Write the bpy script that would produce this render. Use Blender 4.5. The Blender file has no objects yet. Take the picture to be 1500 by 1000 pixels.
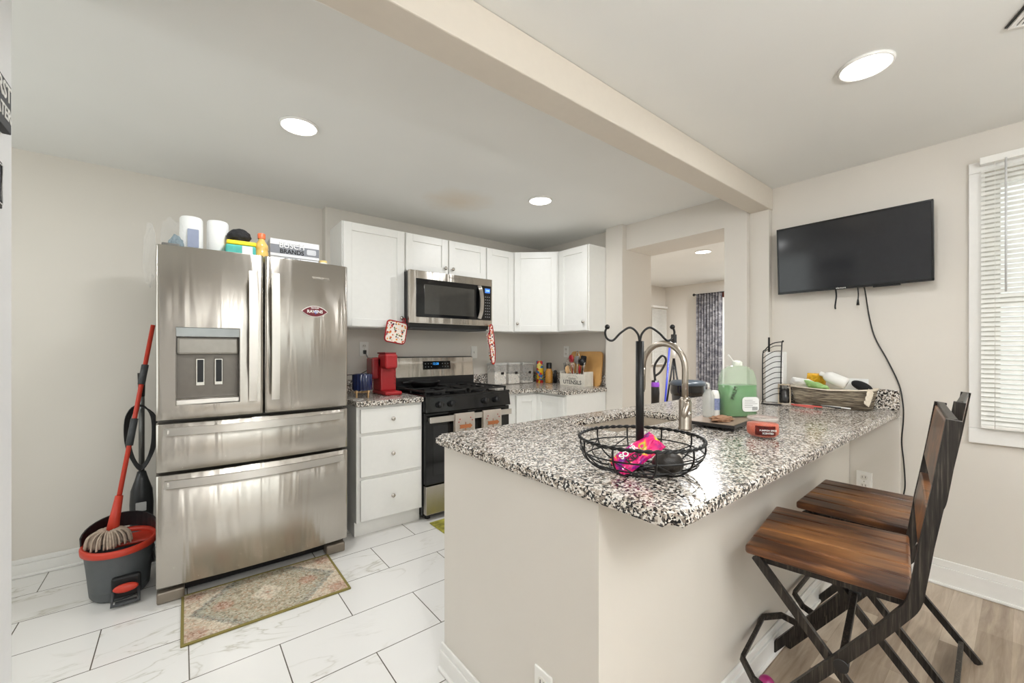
import bpy, bmesh, math, random
from mathutils import Vector, Matrix, Euler
random.seed(7)
S = bpy.context.scene
C = S.collection
PI = math.pi

# ------------------------------------------------------------------ camera, world, lights, exposure
HEAD = math.atan2(755, 605)
cam = bpy.data.cameras.new('camera'); cam.sensor_width = 36; cam.lens = 605/1500*36
cam.shift_y = 12/1500; cam.clip_start = 0.02
co = bpy.data.objects.new('camera', cam); C.objects.link(co)
co.location = (0, 0, 1.26); co.rotation_euler = (PI/2, 0, HEAD-PI/2)
S.camera = co
W = bpy.data.worlds.new('world'); S.world = W; W.use_nodes = True
W.node_tree.nodes['Background'].inputs[0].default_value = (.93, 1.0, .95, 1)
W.node_tree.nodes['Background'].inputs[1].default_value = 1.3
S.view_settings.view_transform = 'Standard'; S.view_settings.look = 'None'
S.view_settings.gamma = 1; S.view_settings.exposure = 0.0
S.cycles.max_bounces = 10; S.cycles.diffuse_bounces = 6
S.cycles.transparent_max_bounces = 16

CEIL = 2.37
CANS = [(.456, 2.256, 9.5), (2.08, 2.26, 9), (2.087, .395, 6), (.17, -1.0, 16), (2.09, -1.5, 5), (-1.1, 2.4, 4),
        (4.6, 2.29, 50), (5.9, 2.29, 40)]
def lamp(x, y, z, p, size, col=(.965, .985, 1)):
    l = bpy.data.lights.new('can_or_fill_light', 'AREA'); l.shape = 'DISK'; l.size = size; l.energy = p; l.color = col
    o = bpy.data.objects.new('can_or_fill_light', l); C.objects.link(o); o.location = (x, y, z)
    return o
def fill_panel(x, y, z, sx, sy, rot, p, col=(.93, .97, 1)):
    l = bpy.data.lights.new('fill_panel', 'AREA'); l.shape = 'RECTANGLE'; l.size = sx; l.size_y = sy; l.energy = p; l.color = col
    o = bpy.data.objects.new('fill_panel', l); C.objects.link(o); o.location = (x, y, z); o.rotation_euler = rot
    return o
fill_panel(1.3, -3.38, 1.35, 3.0, 1.9, (PI/2, 0, 0), 9)  # added fill from behind the camera, set inside the invented rear opening
fill_panel(-1.62, 2.3, 1.4, 1.6, 1.6, (PI/2, 0, -PI/2), 6)  # added side fill for the kitchen, set in the invented left opening

# ------------------------------------------------------------------ material helpers
class NM:
    def __init__(s, name):
        s.m = bpy.data.materials.new(name); s.m.use_nodes = True
        s.t = s.m.node_tree; s.p = s.t.nodes['Principled BSDF']
    def n(s, typ, ins={}, **kw):
        d = s.t.nodes.new(typ)
        for k, v in kw.items(): setattr(d, k, v)
        for k, v in ins.items():
            if hasattr(v, 'links') or isinstance(v, bpy.types.NodeSocket): s.t.links.new(v, d.inputs[k])
            else: d.inputs[k].default_value = v
        return d
    def link(s, a, b): s.t.links.new(a, s.p.inputs[b] if isinstance(b, str) else b)
    def co(s, kind='Object'): return s.n('ShaderNodeTexCoord').outputs[kind]
    def mp(s, v, loc=(0,0,0), rot=(0,0,0), sc=(1,1,1)):
        return s.n('ShaderNodeMapping', {0: v, 1: loc, 2: rot, 3: sc}).outputs[0]
    def noise(s, v, scale, detail=3, rough=.5, dist=0):
        return s.n('ShaderNodeTexNoise', {'Vector': v, 'Scale': scale, 'Detail': detail, 'Roughness': rough, 'Distortion': dist})
    def math(s, op, a, b=0, c=0): return s.n('ShaderNodeMath', {0: a, 1: b, 2: c}, operation=op).outputs[0]
    def ramp(s, f, stops, interp='LINEAR'):
        r = s.n('ShaderNodeValToRGB', {0: f}); e = r.color_ramp; e.interpolation = interp
        while len(e.elements) > 1: e.elements.remove(e.elements[-1])
        e.elements[0].position = stops[0][0]; e.elements[0].color = (*stops[0][1], 1)
        for p, c in stops[1:]:
            q = e.elements.new(p); q.color = (*c, 1)
        return r.outputs[0]
    def mix(s, f, a, b, mode='MIX'):
        d = s.t.nodes.new('ShaderNodeMix'); d.data_type = 'RGBA'; d.blend_type = mode
        for i, v in ((0, f), (6, a), (7, b)):
            if isinstance(v, bpy.types.NodeSocket): s.t.links.new(v, d.inputs[i])
            else: d.inputs[i].default_value = v if i == 0 else (*v, 1)
        return d.outputs[2]
    def bump(s, h, st=.3, dist=.002):
        b = s.n('ShaderNodeBump', {'Height': h, 'Strength': st, 'Distance': dist}); s.link(b.outputs[0], 'Normal')
def srgb(r, g, b):
    f = lambda c: (c/255/12.92) if c/255 <= .04045 else ((c/255+.055)/1.055)**2.4
    return (f(r), f(g), f(b))
MC = {}
def M(name, col, rough=.5, metal=0, var=.04, scale=30, bump=0, alpha=1, trans=0, emit=0, coat=0, aniso=0):
    if name in MC: return MC[name]
    k = NM(name); c = srgb(*col)
    nz = k.noise(k.co(), scale, 3).outputs[0]
    lo = tuple(max(0, x*(1-var)) for x in c); hi = tuple(min(1, x*(1+var)) for x in c)
    k.link(k.ramp(nz, [(.3, lo), (.7, hi)]), 'Base Color')
    k.p.inputs['Roughness'].default_value = rough; k.p.inputs['Metallic'].default_value = metal
    if alpha < 1: k.p.inputs['Alpha'].default_value = alpha
    if trans: k.p.inputs['Transmission Weight'].default_value = trans
    if coat: k.p.inputs['Coat Weight'].default_value = coat
    if aniso: k.p.inputs['Anisotropic'].default_value = aniso
    if emit:
        k.p.inputs['Emission Color'].default_value = (*c, 1); k.p.inputs['Emission Strength'].default_value = emit
    if bump: k.bump(nz, bump)
    MC[name] = k.m
    return k.m

wall_m = M('wall_paint', (216, 210, 201), .6, var=.015, scale=2.5)
wallL_m = M('wall_paint_cool', (224, 224, 224), .55, var=.01)
def ceiling_mat():
    k = NM('ceiling_paint'); v = k.co()
    base = k.ramp(k.noise(v, 1.5).outputs[0], [(.3, srgb(229, 229, 226)), (.7, srgb(233, 233, 230))])
    def blob(x, y, r):
        d = k.n('ShaderNodeVectorMath', {0: v, 1: (x, y, CEIL)}, operation='DISTANCE').outputs['Value']
        d = k.math('ADD', d, k.math('MULTIPLY', k.noise(v, 7, 4).outputs[0], .16))
        return k.ramp(k.math('DIVIDE', d, r), [(.35, (1, 1, 1)), (1, (0, 0, 0))])
    s1 = k.mix(k.math('MULTIPLY', blob(1.62, 2.66, .36), .30), base, srgb(205, 165, 95))
    k.link(s1, 'Base Color'); k.p.inputs['Roughness'].default_value = .6
    return k.m
ceil_m = ceiling_mat()
trim_m = M('white_trim_paint', (232, 230, 226), .35, var=.01)
cab_m = M('white_cabinet_paint', (238, 237, 233), .35, var=.01)
cabin_m = M('cabinet_shadow_gap', (188, 180, 165), .6)
black_m = M('black_plastic', (18, 18, 20), .35)
blackg_m = M('black_gloss', (9, 9, 11), .08)
iron_m = M('black_iron', (22, 21, 21), .5, bump=.15, scale=90)
wire_m = M('black_wire', (16, 15, 15), .4, metal=.2)
glassblk_m = M('dark_glass', (26, 26, 27), .06)
white_m = M('white_plastic', (235, 233, 228), .4, var=.01)
paper_m = M('white_paper', (238, 238, 236), .8, var=.02)
red_m = M('red_plastic', (172, 36, 40), .4)
mopred_m = M('mop_red', (196, 58, 38), .45)
grey_m = M('charcoal_plastic', (66, 68, 70), .5)
chrome_m = M('nickel', (198, 192, 184), .2, metal=1)
nickel_m = M('brushed_nickel', (176, 166, 154), .3, metal=1)
wood_l = M('light_wood', (212, 172, 124), .5, var=.12, scale=14)
blue_m = M('blue_ceramic', (24, 38, 84), .15, coat=.6)

def steel_mat(name, col, rough, sc, wav=0):
    k = NM(name); v = k.mp(k.co(), sc=sc)
    nz = k.noise(v, 1, 4, .6).outputs[0]
    k.link(k.ramp(nz, [(.25, tuple(.975*x for x in srgb(*col))), (.75, srgb(*col))]), 'Base Color')
    k.p.inputs['Metallic'].default_value = 1
    k.link(k.math('MULTIPLY_ADD', nz, .03, rough-.015), 'Roughness')
    k.p.inputs['Anisotropic'].default_value = .9
    tg = k.n('ShaderNodeTangent', direction_type='RADIAL', axis='Z')
    k.link(tg.outputs[0], 'Tangent')
    k.p.inputs['Anisotropic Rotation'].default_value = .25
    if wav: k.bump(k.noise(k.mp(k.co(), sc=(11, 11, 1.1)), 1, 2, .5, .4).outputs[0], .55, wav)
    return k.m
steel_m = steel_mat('stainless_steel', (190, 184, 176), .25, (3, 3, 500), .012)
steelb_m = steel_mat('stainless_bright', (206, 201, 194), .34, (3, 3, 400))

def granite():
    k = NM('speckled_granite'); v = k.co()
    ds = k.noise(v, 60, 2).outputs['Color']
    vv = k.n('ShaderNodeVectorMath', {0: v, 1: k.n('ShaderNodeVectorMath', {0: ds, 'Scale': .008}, operation='SCALE').outputs[0]}, operation='ADD').outputs[0]
    a = k.n('ShaderNodeTexVoronoi', {'Vector': vv, 'Scale': 158.}).outputs['Color']
    sx = k.n('ShaderNodeSeparateColor', {0: a})
    cl = k.noise(v, 22, 3, .6).outputs[0]
    f = k.math('ADD', sx.outputs[0], k.math('MULTIPLY_ADD', cl, .7, -.35))
    c1 = k.ramp(f, [(0, srgb(22, 21, 22)), (.20, srgb(96, 90, 86)), (.29, srgb(150, 138, 126)), (.42, srgb(196, 184, 170)), (.56, srgb(222, 214, 204)), (.8, srgb(236, 232, 226))], 'CONSTANT')
    b = k.n('ShaderNodeTexVoronoi', {'Vector': vv, 'Scale': 260.}).outputs['Color']
    sb = k.n('ShaderNodeSeparateColor', {0: b})
    m = k.math('LESS_THAN', sb.outputs[1], .13)
    k.link(k.mix(m, c1, srgb(44, 40, 40)), 'Base Color')
    k.p.inputs['Roughness'].default_value = .17
    return k.m
granite_m = granite()

def tile_mat():
    k = NM('marble_tile'); v = k.co(); mv = k.mp(v, loc=(.28, -.17, 0))
    def brick(c1, c2, mo, sz):
        return k.n('ShaderNodeTexBrick', {'Vector': mv, 'Color1': (*c1, 1), 'Color2': (*c2, 1), 'Mortar': (*mo, 1), 'Scale': 1, 'Mortar Size': sz,
            'Mortar Smooth': 0, 'Bias': 0, 'Brick Width': .61, 'Row Height': .305}, offset=.5, offset_frequency=2)
    idb = brick((0, 0, 0), (1, 1, 1), (0, 0, 0), 0)
    idv = k.n('ShaderNodeVectorMath', {0: idb.outputs[0], 'Scale': 9.}, operation='SCALE').outputs[0]
    pv = k.n('ShaderNodeVectorMath', {0: v, 1: idv}, operation='ADD').outputs[0]
    rv = k.mp(pv, rot=(0, 0, .7), sc=(1.0, 2.6, 1))
    n1 = k.noise(rv, 1.5, 5, .55, .9).outputs[0]
    vein = k.math('ABSOLUTE', k.math('SUBTRACT', n1, .5))
    n2 = k.noise(pv, 1.2, 2).outputs[0]
    vc = k.ramp(vein, [(0, srgb(196, 192, 182)), (.006, srgb(218, 216, 211)), (.02, srgb(229, 227, 224))])
    cloud = k.ramp(n2, [(.46, (0, 0, 0)), (.62, (1, 1, 1))])
    base = k.mix(k.math('MULTIPLY', k.n('ShaderNodeSeparateColor', {0: cloud}).outputs[0], 1), srgb(229, 227, 224), vc)
    g = brick((0, 0, 0), (0, 0, 0), (1, 1, 1), .0022)
    k.link(k.mix(g.outputs['Fac'], base, srgb(96, 90, 82)), 'Base Color')
    k.p.inputs['Roughness'].default_value = .16
    return k.m
def plank_mat():
    k = NM('vinyl_plank'); v = k.co()
    b = k.n('ShaderNodeTexBrick', {'Vector': k.mp(v, loc=(.3, 4.06, 0)), 'Color1': (0, 0, 0, 1), 'Color2': (1, 1, 1, 1), 'Mortar': (.35, .35, .35, 1), 'Scale': 1, 'Mortar Size': .0006,
        'Mortar Smooth': .2, 'Bias': 0, 'Brick Width': .62, 'Row Height': .10}, offset=.37, offset_frequency=3)
    n1 = k.noise(k.mp(v, sc=(2.2, 22, 1)), 1.6, 5, .6, .6).outputs[0]
    f = k.math('ADD', k.math('MULTIPLY', k.n('ShaderNodeSeparateColor', {0: b.outputs[0]}).outputs[0], .5), k.math('MULTIPLY', n1, .75))
    k.link(k.ramp(f, [(.2, srgb(96, 80, 66)), (.45, srgb(136, 118, 100)), (.72, srgb(174, 157, 138)), (1, srgb(202, 188, 170))]), 'Base Color')
    k.p.inputs['Roughness'].default_value = .33
    return k.m
def wood_dark():
    k = NM('stained_wood'); v = k.co()
    n1 = k.noise(k.mp(v, sc=(24, 3, 24)), 1.2, 5, .6, 1.0).outputs[0]
    n2 = k.noise(k.mp(v, loc=(3, 1, 0), sc=(5, 2.2, 5)), 1.3, 3, .55).outputs[0]
    f = k.math('ADD', k.math('MULTIPLY', n1, .45), k.math('MULTIPLY', n2, .75))
    k.link(k.ramp(f, [(.42, srgb(44, 27, 19)), (.53, srgb(78, 47, 29)), (.64, srgb(124, 80, 46)), (.8, srgb(170, 118, 70))]), 'Base Color')
    k.p.inputs['Roughness'].default_value = .3
    k.bump(n1, .12)
    return k.m
def metal_streak():
    k = NM('brushed_black_metal'); v = k.co()
    n1 = k.noise(k.mp(v, sc=(150, 150, 7)), 1, 4, .6).outputs[0]
    k.link(k.ramp(n1, [(.35, srgb(26, 23, 21)), (.55, srgb(50, 45, 41)), (.7, srgb(92, 84, 76))]), 'Base Color')
    k.p.inputs['Roughness'].default_value = .42; k.p.inputs['Metallic'].default_value = .35
    return k.m
tile_m, plank_m, wood_m, bar_m = tile_mat(), plank_mat(), wood_dark(), metal_streak()

# ------------------------------------------------------------------ geometry helpers
def nb(): return bmesh.new()
def box(bm, a, b, bev=0, mi=0, mat=None, seg=2):
    a, b = Vector(a), Vector(b)
    lo = Vector((min(a.x, b.x), min(a.y, b.y), min(a.z, b.z))); hi = Vector((max(a.x, b.x), max(a.y, b.y), max(a.z, b.z)))
    t = bmesh.new(); bmesh.ops.create_cube(t, size=1)
    for v in t.verts: v.co = Vector(((lo[i]+hi[i])/2+v.co[i]*(hi[i]-lo[i]) for i in range(3)))
    if bev: bmesh.ops.bevel(t, geom=t.edges[:], offset=min(bev, .49*min(hi-lo)), segments=seg, affect='EDGES', profile=.5)
    add(bm, t, mi, mat); return bm
def add(bm, t, mi=0, mat=None):
    if mat is not None: bmesh.ops.transform(t, matrix=mat, verts=t.verts)
    bmesh.ops.recalc_face_normals(t, faces=t.faces)
    mp = {v: bm.verts.new(v.co) for v in t.verts}
    for f in t.faces:
        try:
            g = bm.faces.new([mp[v] for v in f.verts]); g.material_index = mi; g.smooth = f.smooth
        except ValueError: pass
    t.free()
def cyl(bm, p, r, h, axis='Z', seg=24, mi=0, r2=None, bev=0):
    t = bmesh.new(); bmesh.ops.create_cone(t, cap_ends=True, segments=seg, radius1=r, radius2=r if r2 is None else r2, depth=h)
    for f in t.faces: f.smooth = len(f.verts) == 4
    m = {'Z': Matrix(), 'X': Matrix.Rotation(PI/2, 4, 'Y'), 'Y': Matrix.Rotation(PI/2, 4, 'X')}[axis]
    if bev: bmesh.ops.bevel(t, geom=[e for e in t.edges if len(e.link_faces) == 2 and abs(e.link_faces[0].normal.angle(e.link_faces[1].normal)) > 1], offset=bev, segments=2, affect='EDGES')
    add(bm, t, mi, Matrix.Translation(p) @ m); return bm
def sph(bm, p, r, sc=(1, 1, 1), mi=0, rot=None, u=16, v=10):
    t = bmesh.new(); bmesh.ops.create_uvsphere(t, u_segments=u, v_segments=v, radius=r)
    for f in t.faces: f.smooth = True
    m = Matrix.Translation(p) @ (rot.to_4x4() if rot else Matrix()) @ Matrix.Diagonal((*sc, 1))
    add(bm, t, mi, m); return bm
def lathe(bm, prof, p=(0, 0, 0), seg=28, mi=0, sx=1, sy=1, rot=None):
    t = bmesh.new(); rings = []
    for r, z in prof:
        rings.append([t.verts.new((max(r, 1e-5)*math.cos(2*PI*i/seg)*sx, max(r, 1e-5)*math.sin(2*PI*i/seg)*sy, z)) for i in range(seg)])
    for a, b in zip(rings, rings[1:]):
        for i in range(seg):
            f = t.faces.new((a[i], a[(i+1) % seg], b[(i+1) % seg], b[i])); f.smooth = True
    m = Matrix.Translation(p) @ (rot.to_4x4() if rot else Matrix())
    bmesh.ops.remove_doubles(t, verts=t.verts, dist=2e-5)
    add(bm, t, mi, m); return bm
def spline(pts, n=6, closed=False):
    P_ = [Vector(p) for p in pts]; out = []; N = len(P_)
    rng = range(N if closed else N-1)
    for i in rng:
        g = lambda j: P_[j % N] if closed else P_[max(0, min(N-1, j))]
        p0, p1, p2, p3 = g(i-1), g(i), g(i+1), g(i+2)
        for k in range(n):
            t = k/n
            out.append(.5*((2*p1)+(p2-p0)*t+(2*p0-5*p1+4*p2-p3)*t*t+(3*p1-p0-3*p2+p3)*t**3))
    if not closed: out.append(P_[-1])
    return out
def tube(bm, pts, r, seg=8, closed=False, mi=0, rect=None, up=None):
    """sweep a round (r) or rectangular (rect=(w,h)) section along pts"""
    pts = [Vector(p) for p in pts]; t = bmesh.new(); N = len(pts); rings = []
    tan = []
    for i in range(N):
        if closed: d = pts[(i+1) % N]-pts[i-1]
        else: d = pts[min(i+1, N-1)]-pts[max(i-1, 0)]
        tan.append(d.normalized())
    nrm = Vector(up) if up else (Vector((0, 0, 1)) if abs(tan[0].z) < .9 else Vector((1, 0, 0)))
    for i in range(N):
        T = tan[i]; nrm = (nrm - T*nrm.dot(T)).normalized(); bn = T.cross(nrm)
        rr = r[i] if isinstance(r, (list, tuple)) else r
        if rect: ring = [pts[i]+nrm*a*rect[0]/2+bn*b*rect[1]/2 for a, b in ((1, 1), (-1, 1), (-1, -1), (1, -1))]
        else: ring = [pts[i]+(nrm*math.cos(2*PI*k/seg)+bn*math.sin(2*PI*k/seg))*rr for k in range(seg)]
        rings.append([t.verts.new(q) for q in ring])
    L = len(rings[0])
    for i in range(N if closed else N-1):
        a, b = rings[i], rings[(i+1) % N]
        for k in range(L):
            f = t.faces.new((a[k], a[(k+1) % L], b[(k+1) % L], b[k])); f.smooth = not rect
    if not closed: t.faces.new(rings[0]); t.faces.new(rings[-1])
    add(bm, t, mi); return bm
def prism(bm, poly, z0, z1, mi=0, mat=None, bev=0):
    t = bmesh.new(); a = [t.verts.new((x, y, z0)) for x, y in poly]; b = [t.verts.new((x, y, z1)) for x, y in poly]
    t.faces.new(a); t.faces.new(b); n = len(poly)
    for i in range(n): t.faces.new((a[i], a[(i+1) % n], b[(i+1) % n], b[i]))
    if bev: bmesh.ops.bevel(t, geom=t.edges[:], offset=bev, segments=3, affect='EDGES')
    add(bm, t, mi, mat); return bm
def rrect(cx, cy, w, h, r, n=5):
    out = []
    for sx, sy, a0 in ((1, 1, 0), (-1, 1, PI/2), (-1, -1, PI), (1, -1, 1.5*PI)):
        for k in range(n+1):
            a = a0+PI/2*k/n; out.append((cx+sx*(w/2-r)+r*math.cos(a), cy+sy*(h/2-r)+r*math.sin(a)))
    return out
def frameM(o, xd, zd=(0, 0, 1)):
    """local x->xd, local z->zd, local y->z cross x (points away from viewer when xd is viewer's right)"""
    x = Vector(xd).normalized(); z = Vector(zd).normalized(); y = z.cross(x)
    m = Matrix((x, y, z)).transposed().to_4x4(); return Matrix.Translation(o) @ m

# ------------------------------------------------------------------ object helpers
MW = {}
def _mesh(name, bm, mats, inv=None):
    if inv is not None: bmesh.ops.transform(bm, matrix=inv, verts=bm.verts)
    me = bpy.data.meshes.new(name); bm.to_mesh(me); bm.free()
    for m in (mats if isinstance(mats, (list, tuple)) else [mats]): me.materials.append(m)
    o = bpy.data.objects.new(name, me); C.objects.link(o); return o
def tag(o, label, cat, group=None):
    o['label'] = label; o['category'] = cat
    if group: o['group'] = group
    return o
def thing(name, label, cat, loc, rz=0, group=None, rot=None):
    o = bpy.data.objects.new(name, None); C.objects.link(o); o.location = loc
    o.rotation_euler = rot if rot else (0, 0, rz); o.empty_display_size = .05
    MW[o.name] = Matrix.Translation(loc) @ o.rotation_euler.to_matrix().to_4x4()
    return tag(o, label, cat, group)
def part(name, bm, mats, parent, local=False, label=None):
    m = MW[parent.name]
    o = _mesh(name, bm, mats, None if local else m.inverted()); o.parent = parent; MW[o.name] = m
    if label: o['label'] = label
    return o
def solo(name, bm, mats, label, cat, group=None):
    xs = [v.co for v in bm.verts]
    c = Vector(((min(v.x for v in xs)+max(v.x for v in xs))/2, (min(v.y for v in xs)+max(v.y for v in xs))/2, min(v.z for v in xs)))
    o = _mesh(name, bm, mats, Matrix.Translation(-c)); o.location = c; MW[o.name] = Matrix.Translation(c)
    return tag(o, label, cat, group)
def struct(name, bm, mats):
    o = _mesh(name, bm, mats); o['kind'] = 'structure'; MW[o.name] = Matrix(); return o
def text(s, m4, size, mat, parent, name='lettering', ext=.0006, align='CENTER', bold=0, sx=1):
    cu = bpy.data.curves.new(name, 'FONT'); cu.body = s; cu.size = size; cu.extrude = ext; cu.align_x = align; cu.align_y = 'CENTER'; cu.offset = bold
    o = bpy.data.objects.new('tmp', cu); C.objects.link(o)
    dg = bpy.context.evaluated_depsgraph_get(); me = bpy.data.meshes.new_from_object(o.evaluated_get(dg))
    bm = bmesh.new(); bm.from_mesh(me); bpy.data.objects.remove(o); bpy.data.meshes.remove(me); bpy.data.curves.remove(cu)
    bmesh.ops.transform(bm, matrix=m4 @ Matrix.Diagonal((sx, 1, 1, 1)), verts=bm.verts)
    for f in bm.faces: f.material_index = 0
    return part(name, bm, mat, parent)
def face(o, right, up=(0, 0, 1)):
    """matrix for text: local x -> right, y -> up, z -> towards viewer"""
    x = Vector(right).normalized(); y = Vector(up).normalized(); z = x.cross(y)
    return Matrix.Translation(o) @ Matrix((x, y, z)).transposed().to_4x4()
def copy_tree(o, parent=None):
    c = o.copy(); C.objects.link(c)
    if parent: c.parent = parent
    MW[c.name] = MW.get(o.name, Matrix())
    for ch in [k for k in bpy.data.objects if k.parent == o]: copy_tree(ch, c)
    return c

# ================================================================== SETTING
TVX = 3.19
struct('floor', box(nb(), (-1.6, .70, -.05), (3.60, 3.6, 0)), tile_m)
struct('floor', box(nb(), (-1.6, -3.5, -.05), (3.45, .70, 0)), plank_m)
struct('floor', box(nb(), (3.60, .6, -.05), (7.0, 4.3, 0)), plank_m)
struct('ceiling', box(nb(), (-1.6, -3.5, CEIL), (3.49, 3.6, CEIL+.05)), ceil_m)
struct('ceiling', box(nb(), (3.49, .6, CEIL), (7.0, 4.3, CEIL+.05)), ceil_m)
struct('ceiling_beam', box(nb(), (-.5, 1.098, 2.222), (3.189, 1.230, CEIL-.001), .005), M('beam_paint', (212, 203, 190), .5, var=.01))
struct('wall_back', box(nb(), (-1.6, 3.49, 0), (.872, 3.62, CEIL)), wall_m)
struct('wall_back', box(nb(), (.872, 3.40, 0), (3.49, 3.62, CEIL), .004), wall_m)
struct('wall_right', box(nb(), (3.13, 2.42, 0), (3.49, 3.45, CEIL)), wall_m)
struct('wall_right', box(nb(), (3.04, 2.237, 0), (3.49, 2.42, CEIL), .003), wall_m)
struct('wall_right', box(nb(), (3.10, 1.387, 2.15), (3.49, 2.24, CEIL)), wall_m)
struct('wall_right', box(nb(), (3.10, 1.232, 0), (3.49, 1.387, CEIL)), wall_m)
struct('wall_right', box(nb(), (3.145, 1.107, 0), (3.49, 1.2315, 2.2215)), wall_m)
struct('wall_right', box(nb(), (3.1895, 1.107, 2.2215), (3.49, 1.2315, CEIL)), wall_m)
WY0, WY1, WZ0, WZ1 = -.78, .14, .86, 2.16
b = nb()
box(b, (TVX, WY1, 0), (TVX+.16, 1.106, CEIL)); box(b, (TVX, -3.5, 0), (TVX+.16, WY0, CEIL))
box(b, (TVX, WY0, 0), (TVX+.16, WY1, WZ0)); box(b, (TVX, WY0, WZ1), (TVX+.16, WY1, CEIL))
struct('wall_right', b, wall_m)
struct('wall_right', box(nb(), (3.135, .447, 0), (TVX-.0005, .667, .879)), wall_m)
b = nb(); box(b, (-.52, -3.5, 0), (-.38, 1.825, CEIL)); struct('wall_left', b, wallL_m)
b = nb(); box(b, (-1.7, 1.2, 0), (-1.6, 1.5, CEIL)); box(b, (-1.7, 3.1, 0), (-1.6, 3.6, CEIL)); box(b, (-1.7, 1.5, 0), (-1.6, 3.1, .6)); box(b, (-1.7, 1.5, 2.2), (-1.6, 3.1, CEIL))  # out of view; opening cut in this wall to carry the side fill
struct('wall_left', b, wall_m)
struct('wall_left', box(nb(), (-1.6, 1.2, 0), (-.52, 1.3, CEIL)), wall_m)
# unseen rear wall of the dining side; wide window opening added for fill light
b = nb()
box(b, (-.5, -3.62, 0), (3.3, -3.5, .3)); box(b, (-.5, -3.62, 2.3), (3.3, -3.5, CEIL)); box(b, (-.5, -3.62, .3), (-.2, -3.5, 2.3)); box(b, (2.9, -3.62, .3), (3.3, -3.5, 2.3))
struct('wall_front', b, wall_m)
# other room
struct('wall_far', box(nb(), (6.78, .6, 0), (6.9, 2.0, CEIL)), wall_m)
b = nb(); box(b, (6.78, 2.0, 2.14), (6.9, 3.05, CEIL)); box(b, (6.78, 3.05, 0), (6.9, 4.2, CEIL)); box(b, (6.78, 2.0, 0), (6.9, 3.05, .12)); struct('wall_far', b, wall_m)
struct('wall_far', box(nb(), (3.49, 4.06, 0), (6.9, 4.2, CEIL)), wall_m)
struct('wall_far', box(nb(), (3.49, .5, 0), (6.9, .62, CEIL)), wall_m)
struct('wall_far', box(nb(), (3.40, 3.6, 0), (3.5, 4.2, CEIL)), wall_m)
# baseboards
def baseboard(name, a, bb, nrm, h=.10, t=.016):
    bm = nb(); a, bb, n_ = Vector((*a, 0)), Vector((*bb, 0)), Vector((*nrm, 0))
    lo = a; hi = bb+n_*t; box(bm, lo, (hi.x, hi.y, h*.72), .002)
    hi2 = bb+n_*t*.6; box(bm, (lo.x, lo.y, h*.72), (hi2.x, hi2.y, h), .004)
    q = bb+n_*(t+.009); box(bm, lo, (q.x, q.y, .016), .005)
    struct(name, bm, trim_m)
baseboard('baseboard_back', (-1.6, 3.49), (.87, 3.49), (0, -1))
baseboard('baseboard_left', (-.38, -3.5), (-.38, 1.825), (1, 0))
baseboard('baseboard_right', (TVX, -3.5), (TVX, .447), (-1, 0), .137, .018)
baseboard('baseboard_far', (6.78, 3.05), (6.78, 4.06), (-1, 0))
# peninsula half wall (drywall) with baseboards
PX0, PY0, PY1 = .812, .668, 1.44
b = prism(nb(), [(PX0, PY0), (3.134, PY0), (3.134, PY0+.11), (PX0+.11, PY0+.11), (PX0+.11, PY1), (PX0, PY1)], 0, .8795)
struct('wall_peninsula', b, wall_m)
baseboard('baseboard_peninsula', (PX0, PY0-.016), (PX0, PY1+.012), (-1, 0), .105)
baseboard('baseboard_peninsula', (PX0-.016, PY0), (3.135, PY0), (0, -1), .105)

# windows
def window(name, y0, y1, z0, z1, x, out=1):
    b = nb(); w = .055
    for a in ((y0, z0, y0+w, z1), (y1-w, z0, y1, z1), (y0+w, z0, y1-w, z0+w), (y0+w, z1-w, y1-w, z1), (y0+w, (z0+z1)/2-.03, y1-w, (z0+z1)/2+.02)):
        box(b, (x+.05*out, a[0], a[1]), (x+.10*out, a[2], a[3]), .003)
    o = struct(name, b, trim_m)
    g = part('pane', box(nb(), (x+.072*out, y0+w-.002, z0+w-.002), (x+.076*out, y1-w+.002, z1-w+.002)), M('window_glass', (245, 250, 250), .02, alpha=.12), o)
    return o
w1 = window('window_1', WY0, WY1, WZ0, WZ1, TVX)
b = nb()
box(b, (TVX-.018, WY1-.005, WZ0), (TVX, WY1+.05, WZ1), .003); box(b, (TVX-.018, WY0-.05, WZ0), (TVX, WY0+.005, WZ1), .003)
box(b, (TVX-.018, WY0-.05, WZ1), (TVX, WY1+.05, WZ1+.055), .003); box(b, (TVX-.024, WY0-.05, WZ0-.075), (TVX, WY1+.05, WZ0), .003)
struct('trim_1', b, trim_m)
w2 = window('window_2', 2.0, 3.05, .12, 2.14, 6.78)
b = nb(); box(b, (6.75, 1.95, 2.10), (6.80, 3.10, 2.18), .003); struct('trim_2', b, M('dark_red_wood', (96, 44, 30), .5))
b = nb(); box(b, (6.755, 3.03, 0), (6.80, 3.10, 2.10), .003); struct('trim_3', b, trim_m)
# garden fence foliage outside is left to the bright sky

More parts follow.
